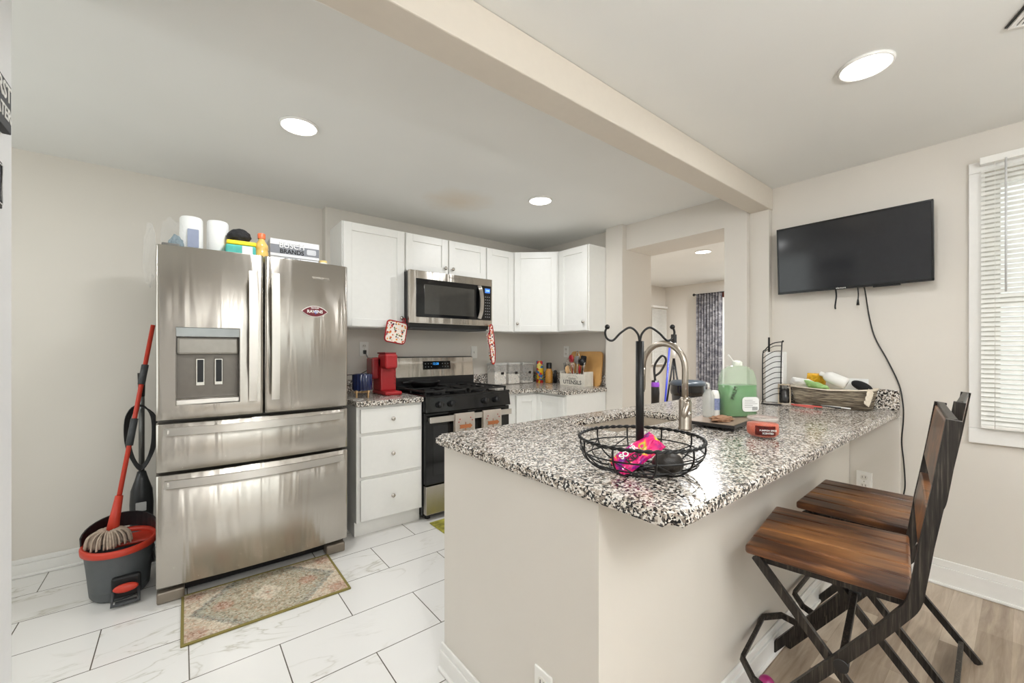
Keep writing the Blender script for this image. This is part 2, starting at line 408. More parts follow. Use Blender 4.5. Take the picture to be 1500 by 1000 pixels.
# blinds on the near window
def blinds(name, label, o, length, z0, z1, right, n, depth=.03, wand=None):
    r = Vector(right); nn = Vector((0, 0, 1)).cross(r)*-1
    t = thing(name, label, 'blinds', (*(Vector(o)[:2]), z0))
    m = frameM(o, right)  # local x right, y away from viewer
    m.translation = Vector((o[0], o[1], 0))
    part('headrail', box(nb(), (0, -.012, z1-.035), (length, depth, z1), .003, mat=m), white_m, t)
    b = nb(); pitch = (z1-.05-z0-.02)/n
    for i in range(n):
        z = z0+.03+pitch*i
        q = m @ Matrix.Translation((0, depth*.4, z)) @ Matrix.Rotation(math.radians(48), 4, 'X')
        box(b, (0.004, -.0125, -.0005), (length-.004, .0125, .0005), mat=q)
    part('slats', b, M('vinyl_slat', (236, 235, 230), .4), t)
    part('bottom_rail', box(nb(), (0.002, 0, z0), (length-.002, depth*.8, z0+.018), .004, mat=m), white_m, t)
    b = nb()
    for x in (.05, length*.5, length-.05):
        tube(b, [m @ Vector((x, -.002, z0)), m @ Vector((x, -.002, z1-.03))], .0009, 5)
    part('ladder_cord', b, white_m, t)
    if wand: part('wand', tube(nb(), [m @ Vector((wand, -.02, z1-.03)), m @ Vector((wand, -.022, z1-.68))], .004, 8), M('clear_acrylic', (205, 205, 205), .2), t)
    return t
blinds('window_blinds', 'white horizontal blinds with a clear wand covering the window beside the television', (TVX-.052, .150, 0), .905, .865, 2.222, (0, -1, 0), 55, wand=.085)
blinds('window_blinds', 'white blinds in the far room seen through the doorway', (6.28, 4.0, 0), .46, 1.0, 2.02, (1, 0, 0), 40)

# ceiling lights
GL = ['round recessed ceiling light above the refrigerator side of the kitchen', 'round recessed ceiling light over the stove side of the kitchen, nearest the corner cabinets',
      'large looking round recessed ceiling light over the dining side', 'round recessed ceiling light behind the camera', 'round recessed ceiling light behind the camera near the rear window', 'round recessed light in the side passage', 'round ceiling light in the far room', 'second ceiling light deeper in the far room']
CG = 'recessed ceiling lights'
for i, (x, y, p) in enumerate(CANS):
    t = thing('ceiling_light', GL[i], 'ceiling light', (x, y, CEIL-.012), 0, CG)
    part('trim_ring', lathe(nb(), [(.079, .012), (.088, .012), (.087, .004), (.082, 0), (.079, .002), (.079, .012)], (x, y, CEIL-.012), 40), trim_m, t)
    part('lens', cyl(nb(), (x, y, CEIL-.005), .079, .006, seg=40), M('lit_lens', (255, 252, 246), .5, emit=6, var=0), t)
    lamp(x, y, CEIL-.016, p, .14)
# ceiling vent
t = thing('ceiling_vent', 'white slatted ceiling vent at the right edge of the dining ceiling', 'vent', (2.12, -.10, CEIL-.012))
e1 = Vector((-.91, -.415, 0)); e2 = Vector((.415, -.91, 0)); zv = e1.cross(e2)
vm = Matrix.Translation((2.215, .049, CEIL)) @ Matrix((e1, e2, Vector((0, 0, 1)))).transposed().to_4x4()
part('backing', box(nb(), (0, 0, -.006), (.30, .25, -.0005), mat=vm), black_m, t)
b = nb(); box(b, (0, .006, -.012), (.30, .020, -.006), mat=vm); box(b, (0, .23, -.012), (.30, .25, -.006), mat=vm); box(b, (0, .02, -.012), (.008, .23, -.006), mat=vm); box(b, (.285, .02, -.012), (.30, .23, -.006), mat=vm)
part('frame', b, trim_m, t)
b = nb()
for i in range(14): box(b, (.008, .026+i*.0148, -.011), (.285, .034+i*.0148, -.006), mat=vm)
part('louvre', b, trim_m, t)

# outlets
def outlet(label, o, right, group='wall outlets', plug=False):
    t = thing('wall_outlet', label, 'outlet', o, 0, group); m = frameM(o, right)
    part('cover_plate', box(nb(), (-.036, -.006, -.058), (.036, .001, .058), .003, mat=m), white_m, t)
    b = nb()
    for z in (-.024, .024): prism(b, rrect(0, z, .032, .028, .01), 0, .003, mat=m @ Matrix.Translation((0, -.006, 0)) @ Matrix.Rotation(PI/2, 4, 'X'))
    part('socket', b, M('socket_white', (222, 218, 210), .4), t)
    for z in (-.024, .024):
        for x in (-.007, .007): part('slot', box(nb(), (x-.0012, -.0096, z-.003), (x+.0012, -.0088, z+.008), mat=m), black_m, t)
    part('screw', cyl(nb(), m @ Vector((0, -.0065, 0)), .003, .002, 'Y' if abs(right[0]) > .5 else 'X', 8), chrome_m, t)
    return t
outlet('white wall outlet between the refrigerator and the red coffee machine', (1.169, 3.399, 1.266), (1, 0, 0))
outlet('white wall outlet above the cutting board in the corner', (3.129, 2.998, 1.239), (0, -1, 0))
outlet('white wall outlet low under the counter end beside the television wall', (3.134, .600, .487), (0, -1, 0))
outlet('white outlet low on the near end of the peninsula', (.811, .865, .285), (0, -1, 0))
t = thing('light_switch', 'white light switch plate half hidden behind the hanging oven mitt', 'switch', (2.245, 3.399, 1.235))
part('cover_plate', box(nb(), (2.21, 3.393, 1.175), (2.28, 3.40, 1.295), .003), white_m, t)
part('toggle', box(nb(), (2.240, 3.384, 1.225), (2.250, 3.394, 1.245), .002), white_m, t)

# ================================================================== CABINETS
def shaker(bm, w, h, mat, th=.02, fr=.058, plain=False):
    if plain: box(bm, (0, -th, 0), (w, 0, h), .0025, mat=mat); return
    box(bm, (0, -th, 0), (fr, 0, h), .0015, mat=mat); box(bm, (w-fr, -th, 0), (w, 0, h), .0015, mat=mat)
    box(bm, (fr, -th, 0), (w-fr, 0, fr), .0015, mat=mat); box(bm, (fr, -th, h-fr), (w-fr, 0, h), .0015, mat=mat)
    box(bm, (fr-.004, -th*.45, fr-.004), (w-fr+.004, -.001, h-fr+.004), mat=mat)
def knob(parent, m, x, z, out=-.02):
    b = nb(); lathe(b, [(.0001, .026), (.010, .025), (.0145, .020), (.0145, .016), (.009, .012), (.006, .008), (.006, 0)], seg=16)
    bmesh.ops.transform(b, matrix=m @ Matrix.Translation((x, out, z)) @ Matrix.Rotation(PI/2, 4, 'X'), verts=b.verts)
    return part('knob', b, chrome_m, parent)
def upper(label, x0, x1, z0, z1, doors, kn):
    t = thing('wall_cabinet', label, 'cabinet', ((x0+x1)/2, 3.25, z0), 0, 'white shaker wall cabinets')
    part('body', box(nb(), (x0, 3.10, z0), (x1, 3.40, z1), .001), cab_m, t)
    w = (x1-x0)/doors
    for i in range(doors):
        m = frameM((x0+i*w+.006, 3.099, z0+.006), (1, 0, 0)); dw = w-.012; dh = z1-z0-.012
        b = nb(); shaker(b, dw, dh, m); d = part('door', b, cab_m, t)
        if kn and kn[i]: knob(d, m, kn[i][0] if kn[i][0] > 0 else dw+kn[i][0], kn[i][1])
    return t
upper('tall single-door white wall cabinet beside the refrigerator, pot holder on its knob', .907, 1.383, 1.427, 2.196, 1, [(-.028, .075)])
upper('short two-door white wall cabinet directly above the microwave', 1.386, 2.168, 1.885, 2.196, 2, [(-.03, .055), (.03, .055)])
upper('narrow single-door white wall cabinet right of the microwave', 2.171, 2.488, 1.427, 2.196, 1, [None])
t = thing('wall_cabinet', 'diagonal white wall cabinet in the kitchen corner', 'cabinet', (2.85, 3.1, 1.427), 0, 'white shaker wall cabinets')
part('body', prism(nb(), [(2.491, 3.40), (3.13, 3.40), (3.13, 2.80), (2.815, 2.80), (2.491, 3.10)], 1.427, 2.196), cab_m, t)
p0, p1 = Vector((2.497, 3.095, 0)), Vector((2.811, 2.804, 0)); dv = (p1-p0); L = dv.length
m = frameM(p0+dv.normalized()*.012+Vector((0, 0, 1.433)), dv)
b = nb(); shaker(b, L-.02, .757, m); d = part('door', b, cab_m, t); knob(d, m, .03, .075)
t = thing('wall_cabinet', 'white wall cabinet on the right wall, its plain end panel facing the room', 'cabinet', (2.95, 2.61, 1.427), 0, 'white shaker wall cabinets')
part('body', box(nb(), (2.815, 2.422, 1.427), (3.13, 2.797, 2.196), .001), cab_m, t)
m = frameM((2.814, 2.775, 1.433), (0, -1, 0)); b = nb(); shaker(b, .345, .757, m); d = part('door', b, cab_m, t); knob(d, m, .31, .075)

# base cabinets
t = thing('drawer_cabinet', 'white three-drawer base cabinet between refrigerator and stove', 'cabinet', (1.146, 3.1, 0))
b = nb(); box(b, (.909, 2.79, .10), (1.383, 3.395, .878), .001); part('body', b, cab_m, t)
b = nb(); box(b, (.909, 2.83, 0), (1.383, 3.39, .105)); part('toe_kick', b, cab_m, t)
for z0, z1 in ((.70, .862), (.407, .678), (.112, .385)):
    m = frameM((.932, 2.789, z0), (1, 0, 0)); b = nb(); shaker(b, .438, z1-z0, m, plain=True); d = part('drawer', b, cab_m, t); knob(d, m, .219, (z1-z0)/2)
b = nb(); box(b, (.900, 2.755, .88), (1.384, 3.399, .915), .004)
solo('countertop', b, granite_m, 'small granite countertop left of the stove under the coffee machine', 'countertop', 'granite counters')
solo('backsplash', box(nb(), (.900, 3.378, .9155), (1.384, 3.399, 1.02), .002), granite_m, 'granite backsplash strip behind the coffee machine', 'backsplash')
t = thing('corner_base_cabinet', 'white L-shaped corner base cabinet right of the stove with plain end panel', 'cabinet', (2.8, 2.9, 0))
Lp = [(2.172, 3.399), (2.172, 2.79), (2.53, 2.79), (2.53, 2.422), (3.039, 2.422), (3.129, 2.422), (3.129, 3.399)]
part('body', prism(nb(), Lp, .1, .878), cab_m, t)
part('toe_kick', prism(nb(), [(2.172, 3.39), (2.172, 2.86), (2.60, 2.86), (2.60, 2.43), (3.12, 2.43), (3.12, 3.39)], 0, .1), cab_m, t)
m = frameM((2.272, 2.789, .115), (1, 0, 0)); b = nb(); shaker(b, .235, .745, m); part('door', b, cab_m, t)
m = frameM((2.529, 2.775, .115), (0, -1, 0)); b = nb(); shaker(b, .33, .745, m); part('door', b, cab_m, t)
Lc = [(2.170, 3.399), (2.170, 2.755), (2.49, 2.755), (2.49, 2.40), (3.035, 2.40), (3.035, 2.425), (3.129, 2.425), (3.129, 3.399)]
solo('countertop', prism(nb(), Lc, .88, .915, bev=.003), granite_m, 'L-shaped granite countertop in the corner right of the stove', 'countertop', 'granite counters')
b = nb(); box(b, (2.170, 3.378, .9155), (3.129, 3.399, 1.02), .002); box(b, (3.105, 2.425, .9155), (3.128, 3.377, 1.02), .002)
solo('backsplash', b, granite_m, 'granite backsplash strip around the corner behind the canisters', 'backsplash')

# peninsula cabinets (kitchen side) and granite top with sink cut-out
SX0, SX1, SY0, SY1 = 1.43, 2.04, 1.08, 1.385
t = thing('peninsula_cabinet', 'white base cabinet run under the peninsula sink facing the kitchen', 'cabinet', (2.0, 1.1, 0))
b = nb(); box(b, (.925, .785, .1), (1.36, 1.43, .878)); box(b, (2.12, .785, .1), (3.09, 1.43, .878)); box(b, (1.36, .785, .1), (2.12, .80, .878)); box(b, (1.36, 1.41, .1), (2.12, 1.43, .878)); part('body', b, cab_m, t)
part('toe_kick', box(nb(), (.925, .79, 0), (3.09, 1.36, .1)), cab_m, t)
for i in range(4):
    m = frameM((3.05-i*.53, 1.431, .12), (-1, 0, 0)); b = nb(); shaker(b, .51, .74, m); d = part('door', b, cab_m, t)
    if i != 0: knob(d, m, .03, .68)
def slab():
    b = nb(); x0, x1, y0, y1 = .797, 3.098, .452, 1.512; z0, z1 = .88, .9145
    xs = [x0, SX0, SX1, x1]; ys = [y0, SY0, SY1, y1]; V = {}
    for k, z in enumerate((z0, z1)):
        for i, x in enumerate(xs):
            for j, y in enumerate(ys): V[i, j, k] = b.verts.new((x, y, z))
    for k in (0, 1):
        for i in range(3):
            for j in range(3):
                if (i, j) != (1, 1): b.faces.new([V[i, j, k], V[i+1, j, k], V[i+1, j+1, k], V[i, j+1, k]])
    for i in range(3):
        for j in (0, 3): b.faces.new([V[i, j, 0], V[i+1, j, 0], V[i+1, j, 1], V[i, j, 1]])
        for q in (0, 3): b.faces.new([V[q, i, 0], V[q, i+1, 0], V[q, i+1, 1], V[q, i, 1]])
    for q in (1, 2):
        b.faces.new([V[1, q, 0], V[2, q, 0], V[2, q, 1], V[1, q, 1]]); b.faces.new([V[q, 1, 0], V[q, 2, 0], V[q, 2, 1], V[q, 1, 1]])
    bmesh.ops.recalc_face_normals(b, faces=b.faces)
    vert = [e for e in b.edges if abs(e.verts[0].co.z-e.verts[1].co.z) > .01 and e.verts[0].co.x < x0+.001 and (e.verts[0].co.y in (y0, y1) or e.verts[0].co.y < y0+.001 or e.verts[0].co.y > y1-.001)]
    bmesh.ops.bevel(b, geom=vert, offset=.03, segments=5, affect='EDGES')
    hor = [e for e in b.edges if len(e.link_faces) == 2 and abs(e.verts[0].co.z-e.verts[1].co.z) < 1e-4 and e.link_faces[0].normal.angle(e.link_faces[1].normal, 0) > 1.2]
    bmesh.ops.bevel(b, geom=hor, offset=.007, segments=3, affect='EDGES')
    box(b, (3.094, .452, .8801), (TVX, 1.106, .9144))
    return b
solo('countertop', slab(), granite_m, 'large speckled granite countertop of the peninsula with sink cut-out', 'countertop', 'granite counters')
solo('backsplash', box(nb(), (TVX-.022, .452, .915), (TVX, 1.10, 1.03), .002), granite_m, 'granite backsplash strip behind the wicker basket below the television', 'backsplash')
# sink
t = thing('kitchen_sink', 'undermount stainless kitchen sink set in the peninsula granite', 'sink', (1.735, 1.23, .68))
b = nb(); a0, a1, c0, c1 = SX0-.008, SX1+.008, SY0-.008, SY1+.008
box(b, (a0-.004, c0, .69), (a0, c1, .879)); box(b, (a1, c0, .69), (a1+.004, c1, .879)); box(b, (a0-.004, c0-.004, .69), (a1+.004, c0, .879)); box(b, (a0-.004, c1, .69), (a1+.004, c1+.004, .879)); box(b, (a0-.004, c0-.004, .684), (a1+.004, c1+.004, .69))
part('basin', b, M('sink_satin_steel', (208, 198, 184), .5, metal=.55), t)
part('drain', lathe(nb(), [(.0001, .692), (.03, .692), (.043, .695), (.045, .691)], (1.735, 1.23, 0), 24), chrome_m, t)
# faucet
fx, fy = 1.709, .930
t = thing('kitchen_faucet', 'brushed nickel gooseneck pull-down faucet at the sink', 'faucet', (fx, fy, .9145))
part('base', lathe(nb(), [(.0001, 0), (.029, 0), (.029, .006), (.026, .012), (.026, .12), (.022, .132), (.0165, .14), (.0001, .14)], (fx, fy, .9145), 28), nickel_m, t)
pts = [(fx, fy, 1.05), (fx, fy, 1.12), (fx, fy, 1.18)]+[(fx, fy+.105-.105*math.cos(a), 1.18+.108*math.sin(a)) for a in [PI*k/14 for k in range(1, 14)]]+[(fx, fy+.21, 1.17)]
part('spout', tube(nb(), pts, .0135, 16), nickel_m, t)
part('spray_head', tube(nb(), [(fx, fy+.21, 1.175), (fx, fy+.213, 1.14), (fx, fy+.216, 1.10), (fx, fy+.217, 1.07)], [.0145, .0155, .018, .017], 16), nickel_m, t)
part('hose_ring', tube(nb(), [(fx, fy+.2165, 1.072), (fx, fy+.2175, 1.062)], .014, 16), black_m, t)
lv = Vector((-.78, .625, 0)); h0 = Vector((fx, fy, 1.042))+Vector((-.012, -.022, 0))
part('lever', tube(nb(), [h0, h0+lv*.012+Vector((-.004, -.008, -.02)), h0+lv*.028+Vector((-.008, -.016, -.05)), h0+lv*.034+Vector((-.010, -.018, -.068))], [.009, .013, .014, .009], 12), nickel_m, t)
part('lever_pivot', sph(nb(), (fx-.014, fy-.022, .985), .014), chrome_m, t)

# ================================================================== REFRIGERATOR
FX0, FX1, FYF = -.095, .803, 2.63
fr = thing('refrigerator', 'stainless steel french-door refrigerator with water dispenser and two bottom drawers', 'refrigerator', (.353, 3.05, 0))
part('body', box(nb(), (FX0+.004, 2.705, .06), (FX1-.004, 3.46, 1.755), .004), M('fridge_side_grey', (120, 116, 110), .45), fr)
def bowed(x0, x1, z0, z1, bow, cut=None, yb=2.70, xc=None, hw=None, n=28):
    """a door panel bulging gently toward the room; cut=(cx0,cx1,cz0,cz1) leaves an opening"""
    xc = (FX0+FX1)/2; hw = (FX1-FX0)/2
    def yf(x):
        s = (x-xc)/hw; e = .006*min(1, max(0, 1-(x-x0)/.012))**2+.006*min(1, max(0, 1-(x1-x)/.012))**2
        return FYF-bow*(1-s*s)+e
    xs = sorted(set([x0+(x1-x0)*i/n for i in range(n+1)]+[x0+.003, x0+.007, x0+.012, x1-.003, x1-.007, x1-.012]+(list(cut[:2]) if cut else [])))
    zs = [z0, z0+.004, z1-.004, z1]+(list(cut[2:]) if cut else []); zs.sort()
    b = nb(); G = {}
    for i, x in enumerate(xs):
        for j, z in enumerate(zs): G[i, j] = b.verts.new((x, yf(x)+(.004 if j in (0, len(zs)-1) else 0), z))
    for i in range(len(xs)-1):
        for j in range(len(zs)-1):
            if cut and xs[i] >= cut[0]-1e-6 and xs[i+1] <= cut[1]+1e-6 and zs[j] >= cut[2]-1e-6 and zs[j+1] <= cut[3]+1e-6: continue
            f = b.faces.new((G[i, j], G[i+1, j], G[i+1, j+1], G[i, j+1])); f.smooth = True
    bk = lambda x, z: b.verts.new((x, yb, z))
    top = [bk(x, z1) for x in xs]; bot = [bk(x, z0) for x in xs]; J = len(zs)-1
    for i in range(len(xs)-1):
        b.faces.new((G[i, J], G[i+1, J], top[i+1], top[i])); b.faces.new((G[i, 0], bot[i], bot[i+1], G[i+1, 0]))
    b.faces.new([G[0, j] for j in range(J+1)]+[top[0], bot[0]]); n_ = len(xs)-1
    b.faces.new([G[n_, j] for j in range(J, -1, -1)]+[bot[n_], top[n_]]); b.faces.new(bot+top[::-1])
    bmesh.ops.recalc_face_normals(b, faces=b.faces)
    return b, yf
CUT = (-.021, .244, .985, 1.372)
YF = lambda x: FYF-.028*(1-((x-.354)/.449)**2)
bL, yf = bowed(FX0, .350, .914, 1.772, .028, CUT)
dL = part('left_door', bL, steel_m, fr)
bR, _ = bowed(.357, FX1, .914, 1.772, .028); dR = part('right_door', bR, steel_m, fr)
bM, _ = bowed(FX0, FX1, .660, .897, .028); d1 = part('upper_drawer', bM, steel_m, fr)
bB, _ = bowed(FX0, FX1, .100, .646, .028); d2 = part('lower_drawer', bB, steel_m, fr)
part('gasket', box(nb(), (FX0+.01, 2.66, .09), (FX1-.01, 2.704, 1.76)), black_m, fr) if False else None
part('hinge_cover', box(nb(), (FX0+.02, 2.66, 1.772), (FX0+.09, 2.80, 1.79), .004), M('hinge_grey', (110, 108, 104), .5), fr)
# feet
for x in (FX0+.055, FX1-.055):
    part('foot', box(nb(), (x-.055, 2.675, 0), (x+.055, 2.78, .058), .008), M('foot_bronze_grey', (138, 128, 116), .4, metal=.6), fr)
part('kick_grille', box(nb(), (FX0+.1, 2.74, .018), (FX1-.1, 2.76, .085)), black_m, fr)
# handles
def vhandle(x, z0, z1, par):
    yf = YF; y = yf(x)-.052; b = nb()
    pts = spline([(x, y+.016, z0), (x, y+.003, z0+.12), (x, y-.004, (z0+z1)/2), (x, y+.003, z1-.12), (x, y+.016, z1)], 8)
    tube(b, pts, 0, rect=(.014, .038), up=(0, 1, 0))
    for z in (z0+.03, z1-.03): box(b, (x-.012, y+.015, z-.022), (x+.012, yf(x)+.004, z+.022), .003)
    part('handle', b, steelb_m, par)
vhandle(.298, .99, 1.675, dL); vhandle(.402, .99, 1.675, dR)
def hhandle(z, par):
    yf = YF
    b = nb(); pts = spline([(x, yf(x)-.03-.022*(1-((x-.354)/.41)**2), z) for x in [-.062+.083*i for i in range(11)]], 3)
    tube(b, pts, 0, rect=(.038, .013), up=(0, 0, 1))
    for x in (-.03, .738): box(b, (x-.025, yf(x)-.036, z-.011), (x+.025, yf(x)+.004, z+.011), .003)
    part('handle', b, steelb_m, par)
hhandle(.862, d1); hhandle(.607, d2)
# dispenser
b = nb(); x0, x1, z0, z1 = CUT; yb = 2.695
yl, yr = yf(x0), yf(x1)
box(b, (x0-.001, yl+.003, z0), (x0+.003, yb, z1)); box(b, (x1-.003, yr+.003, z0), (x1+.001, yb, z1)); box(b, (x0, yb-.004, z0), (x1, yb, z1)); box(b, (x0, yl+.0, z0-.001), (x1, yb, z0+.004))
dk = M('dispenser_dark_steel', (112, 106, 100), .3, metal=1)
ds = part('dispenser_recess', b, dk, dL)
b = nb(); box(b, (x0+.001, yr+.004, 1.325), (x1-.001, yb, z1-.001), .002)
dsp = part('dispenser_display', b, M('display_grey', (150, 150, 148), .12, metal=.7), dL)
b = nb(); t_ = bmesh.new()
box(b, (x0+.003, yr+.010, 1.235), (x1-.003, yb-.004, 1.325), .012); part('dispenser_spout_hood', b, M('hood_steel', (150, 145, 138), .38, metal=.9), dL)
b = nb(); box(b, (x0+.001, yl-.006, z0), (x1-.001, yb-.01, z0+.026), .004); part('drip_tray', b, steelb_m, dL)
for cx in (.078, .156):
    q = part('paddle', box(nb(), (cx-.019, yb-.02, 1.075), (cx+.019, yb-.004, 1.215), .003), chrome_m, dL)
    part('paddle_pad', box(nb(), (cx-.013, yb-.0225, 1.092), (cx+.013, yb-.018, 1.208), .002), black_m, q)
text('WHIRLPOOL', face((.648, YF(.648)-.0012, 1.681), (1, .082, 0)), .017, chrome_m, dR, bold=.0004)
# football magnet
mg = thing('football_magnet', 'maroon football-shaped magnet on the right refrigerator door', 'magnet', (.611, YF(.611)-.003, 1.45))
def almond(w, h, n=20):
    up = [(w/2*(2*i/n-1), h/2*(1-abs(2*i/n-1)**2.1)) for i in range(n+1)]
    return up+[(x, -y) for x, y in reversed(up[1:-1])]
fm = face((.611, YF(.611)-.0022, 1.483), (1, .0714, 0))
part('border', prism(nb(), almond(.148, .066), 0, .002, mat=fm), white_m, mg)
part('face', prism(nb(), almond(.138, .058), .0022, .003, mat=fm), M('maroon_print', (110, 20, 36), .4), mg)
b = nb(); prism(b, [(-.006, .006), (.012, .009), (.022, .002), (.014, -.006), (.004, -.016), (-.004, -.004)], .0032, .0036, mat=fm); part('emblem', b, M('emblem_blue', (66, 84, 180), .4), mg)
text('RAVENS', fm @ Matrix.Translation((0, -.001, .004)), .024, white_m, mg, bold=.0006)
text('NATION', fm @ Matrix.Translation((0, .020, .004)), .011, white_m, mg, bold=.0004)

# ================================================================== MICROWAVE
mw = thing('microwave', 'stainless over-the-range microwave with black glass door', 'microwave', (1.77, 3.2, 1.44))
X0, X1, Y0, Z0, Z1 = 1.374, 2.162, 2.98, 1.468, 1.882
part('body', box(nb(), (X0+.006, Y0+.035, 1.44), (X1-.004, 3.399, Z1-.004), .002), M('microwave_black_case', (28, 28, 28), .4), mw)
md = part('door', box(nb(), (X0, Y0, Z0), (X1, Y0+.034, Z1), .004), steel_m, mw)
part('glass', box(nb(), (X0+.055, Y0-.004, Z0+.05), (X1-.012, Y0+.002, Z1-.062), .004), blackg_m, md)
part('window', box(nb(), (X0+.125, Y0-.0052, Z0+.075), (X0+.595, Y0-.0035, Z1-.105), .001), M('microwave_window', (62, 60, 56), .06), md)
b = nb(); tube(b, spline([(X0+.642, Y0-.012, Z0+.062), (X0+.648, Y0-.034, Z0+.12), (X0+.650, Y0-.042, (Z0+Z1)/2), (X0+.648, Y0-.034, Z1-.13), (X0+.642, Y0-.012, Z1-.07)], 8), 0, rect=(.010, .034), up=(0, 1, 0)); part('handle', b, steelb_m, md)
part('clock_display', box(nb(), (X1-.082, Y0-.0055, Z1-.125), (X1-.028, Y0-.0035, Z1-.085)), M('lit_blue_display', (58, 110, 190), .3, emit=.7), md)
text('12:28', face((X1-.055, Y0-.0058, Z1-.105), (1, 0, 0)), .018, M('display_digit', (190, 225, 255), .3, emit=1.2), md, 'digits')
b = nb()
for r in range(8):
    for c in range(3): box(b, (X1-.080+c*.02, Y0-.0052, Z0+.075+r*.025), (X1-.071+c*.02, Y0-.0038, Z0+.083+r*.025))
part('keypad', b, M('key_grey', (120, 120, 120), .5), md)
b = nb(); box(b, (X0+.03, Y0+.05, 1.428), (X1-.03, 3.3, 1.441), .003); part('vent_grille', b, grey_m, mw)
text('Whirlpool', face((X0+.40, Y0-.0005, Z1-.03), (1, 0, 0)), .026, M('logo_grey', (140, 134, 126), .3, metal=1), mw)

# ================================================================== RANGE
rg = thing('gas_range', 'black and stainless gas range between the base cabinets', 'stove', (1.776, 3.05, 0))
RX0, RX1, RY = 1.389, 2.166, 2.745
part('body', box(nb(), (RX0, 2.79, .03), (RX1, 3.37, .905), .003), blackg_m, rg)
b = nb(); prism(b, [(2.79, .80), (2.725, .80), (2.745, .905), (2.79, .912)], RX0, RX1, mat=Matrix(((0, 0, 1, 0), (1, 0, 0, 0), (0, 1, 0, 0), (0, 0, 0, 1)))); cp = part('control_panel', b, blackg_m, rg)
for x in (1.50, 1.60, 1.91, 2.02):
    b = nb(); m = Matrix.Translation((x, 2.733, .852)) @ Matrix.Rotation(math.radians(80), 4, 'X')
    lathe(b, [(.0001, .032), (.019, .031), (.021, .026), (.022, .006), (.025, 0)], seg=20); box(b, (-.004, -.02, .030), (.004, .02, .036), .001)
    bmesh.ops.transform(b, matrix=m, verts=b.verts); part('burner_knob', b, black_m, rg)
od = part('oven_door', box(nb(), (RX0+.003, 2.74, .265), (RX1-.003, 2.788, .792), .004), blackg_m, rg)
b = nb(); box(b, (RX0+.06, 2.7375, .33), (RX1-.06, 2.741, .70), .002); part('oven_window', b, glassblk_m, od)
b = nb(); box(b, (RX0+.012, 2.690, .726), (RX1-.012, 2.702, .770), .004); box(b, (RX0+.02, 2.70, .735), (RX0+.05, 2.742, .76), .003); box(b, (RX1-.05, 2.70, .735), (RX1-.02, 2.742, .76), .003); part('handle', b, steelb_m, od)
part('warming_drawer', box(nb(), (RX0+.006, 2.745, .045), (RX1-.006, 2.79, .255), .005), steel_m, rg)
for x in (RX0+.05, RX1-.05): part('foot', cyl(nb(), (x, 2.81, .016), .02, .032), black_m, rg)
part('cooktop', box(nb(), (RX0-.002, 2.735, .905), (RX1+.002, 3.33, .922), .004), blackg_m, rg)
for gx in (1.58, 1.97):
    b = nb()
    x0, x1, y0, y1 = gx-.185, gx+.185, 2.77, 3.28
    for a, c in (((x0, y0), (x1, y0+.012)), ((x0, y1-.012), (x1, y1)), ((x0, y0), (x0+.012, y1)), ((x1-.012, y0), (x1, y1)), ((x0, 3.02), (x1, 3.032)), ((gx-.006, y0), (gx+.006, y1))):
        box(b, (*a, .940), (*c, .954), .002)
    for yy in (2.89, 3.155):
        for s in (-1, 1): box(b, (gx+s*.04-.0, yy-.005, .940), (gx+s*.13, yy+.005, .954), .002)
    for px in (x0+.004, x1-.016):
        for py in (y0, y1-.012, 3.02): box(b, (px, py, .921), (px+.012, py+.012, .941))
    part('grate', b, iron_m, rg)
    for yy in (2.89, 3.155):
        q = part('burner', lathe(nb(), [(.0001, .014), (.03, .014), (.034, .008), (.045, .006), (.05, 0)], (gx, yy, .922), 24), iron_m, rg)
b = nb(); prism(b, [(3.30, .92), (3.30, 1.02), (3.325, 1.195), (3.37, 1.20), (3.372, .92)], RX0+.008, RX1+.012, mat=Matrix(((0, 0, 1, 0), (1, 0, 0, 0), (0, 1, 0, 0), (0, 0, 0, 1))), bev=.004)
bg = part('backguard', b, black_m, rg)
b = nb(); prism(b, [(3.302, 1.022), (3.298, 1.024), (3.320, 1.190), (3.33, 1.190)], RX0+.012, RX1+.008, mat=Matrix(((0, 0, 1, 0), (1, 0, 0, 0), (0, 1, 0, 0), (0, 0, 0, 1)))); part('steel_fascia', b, steel_m, bg)
um = Vector((0, .022, .166)).normalized(); dm = face((1.79, 3.3075, 1.122), (1, 0, 0), um)
part('control_display', prism(nb(), rrect(0, 0, .27, .072, .004), 0, .003, mat=dm), blackg_m, bg)
text('12:28', dm @ Matrix.Translation((-.015, .012, .0034)), .028, M('clock_blue', (50, 150, 235), .3, emit=1.2), bg, 'digits')
b = nb()
for i in range(9):
    for j in range(2):
        if not (3 <= i <= 5): prism(b, rrect(-.115+i*.028, .014-.028*j, .009, .007, .002), .0031, .0036, mat=dm)
part('buttons', b, M('button_grey', (130, 132, 134), .5), bg)

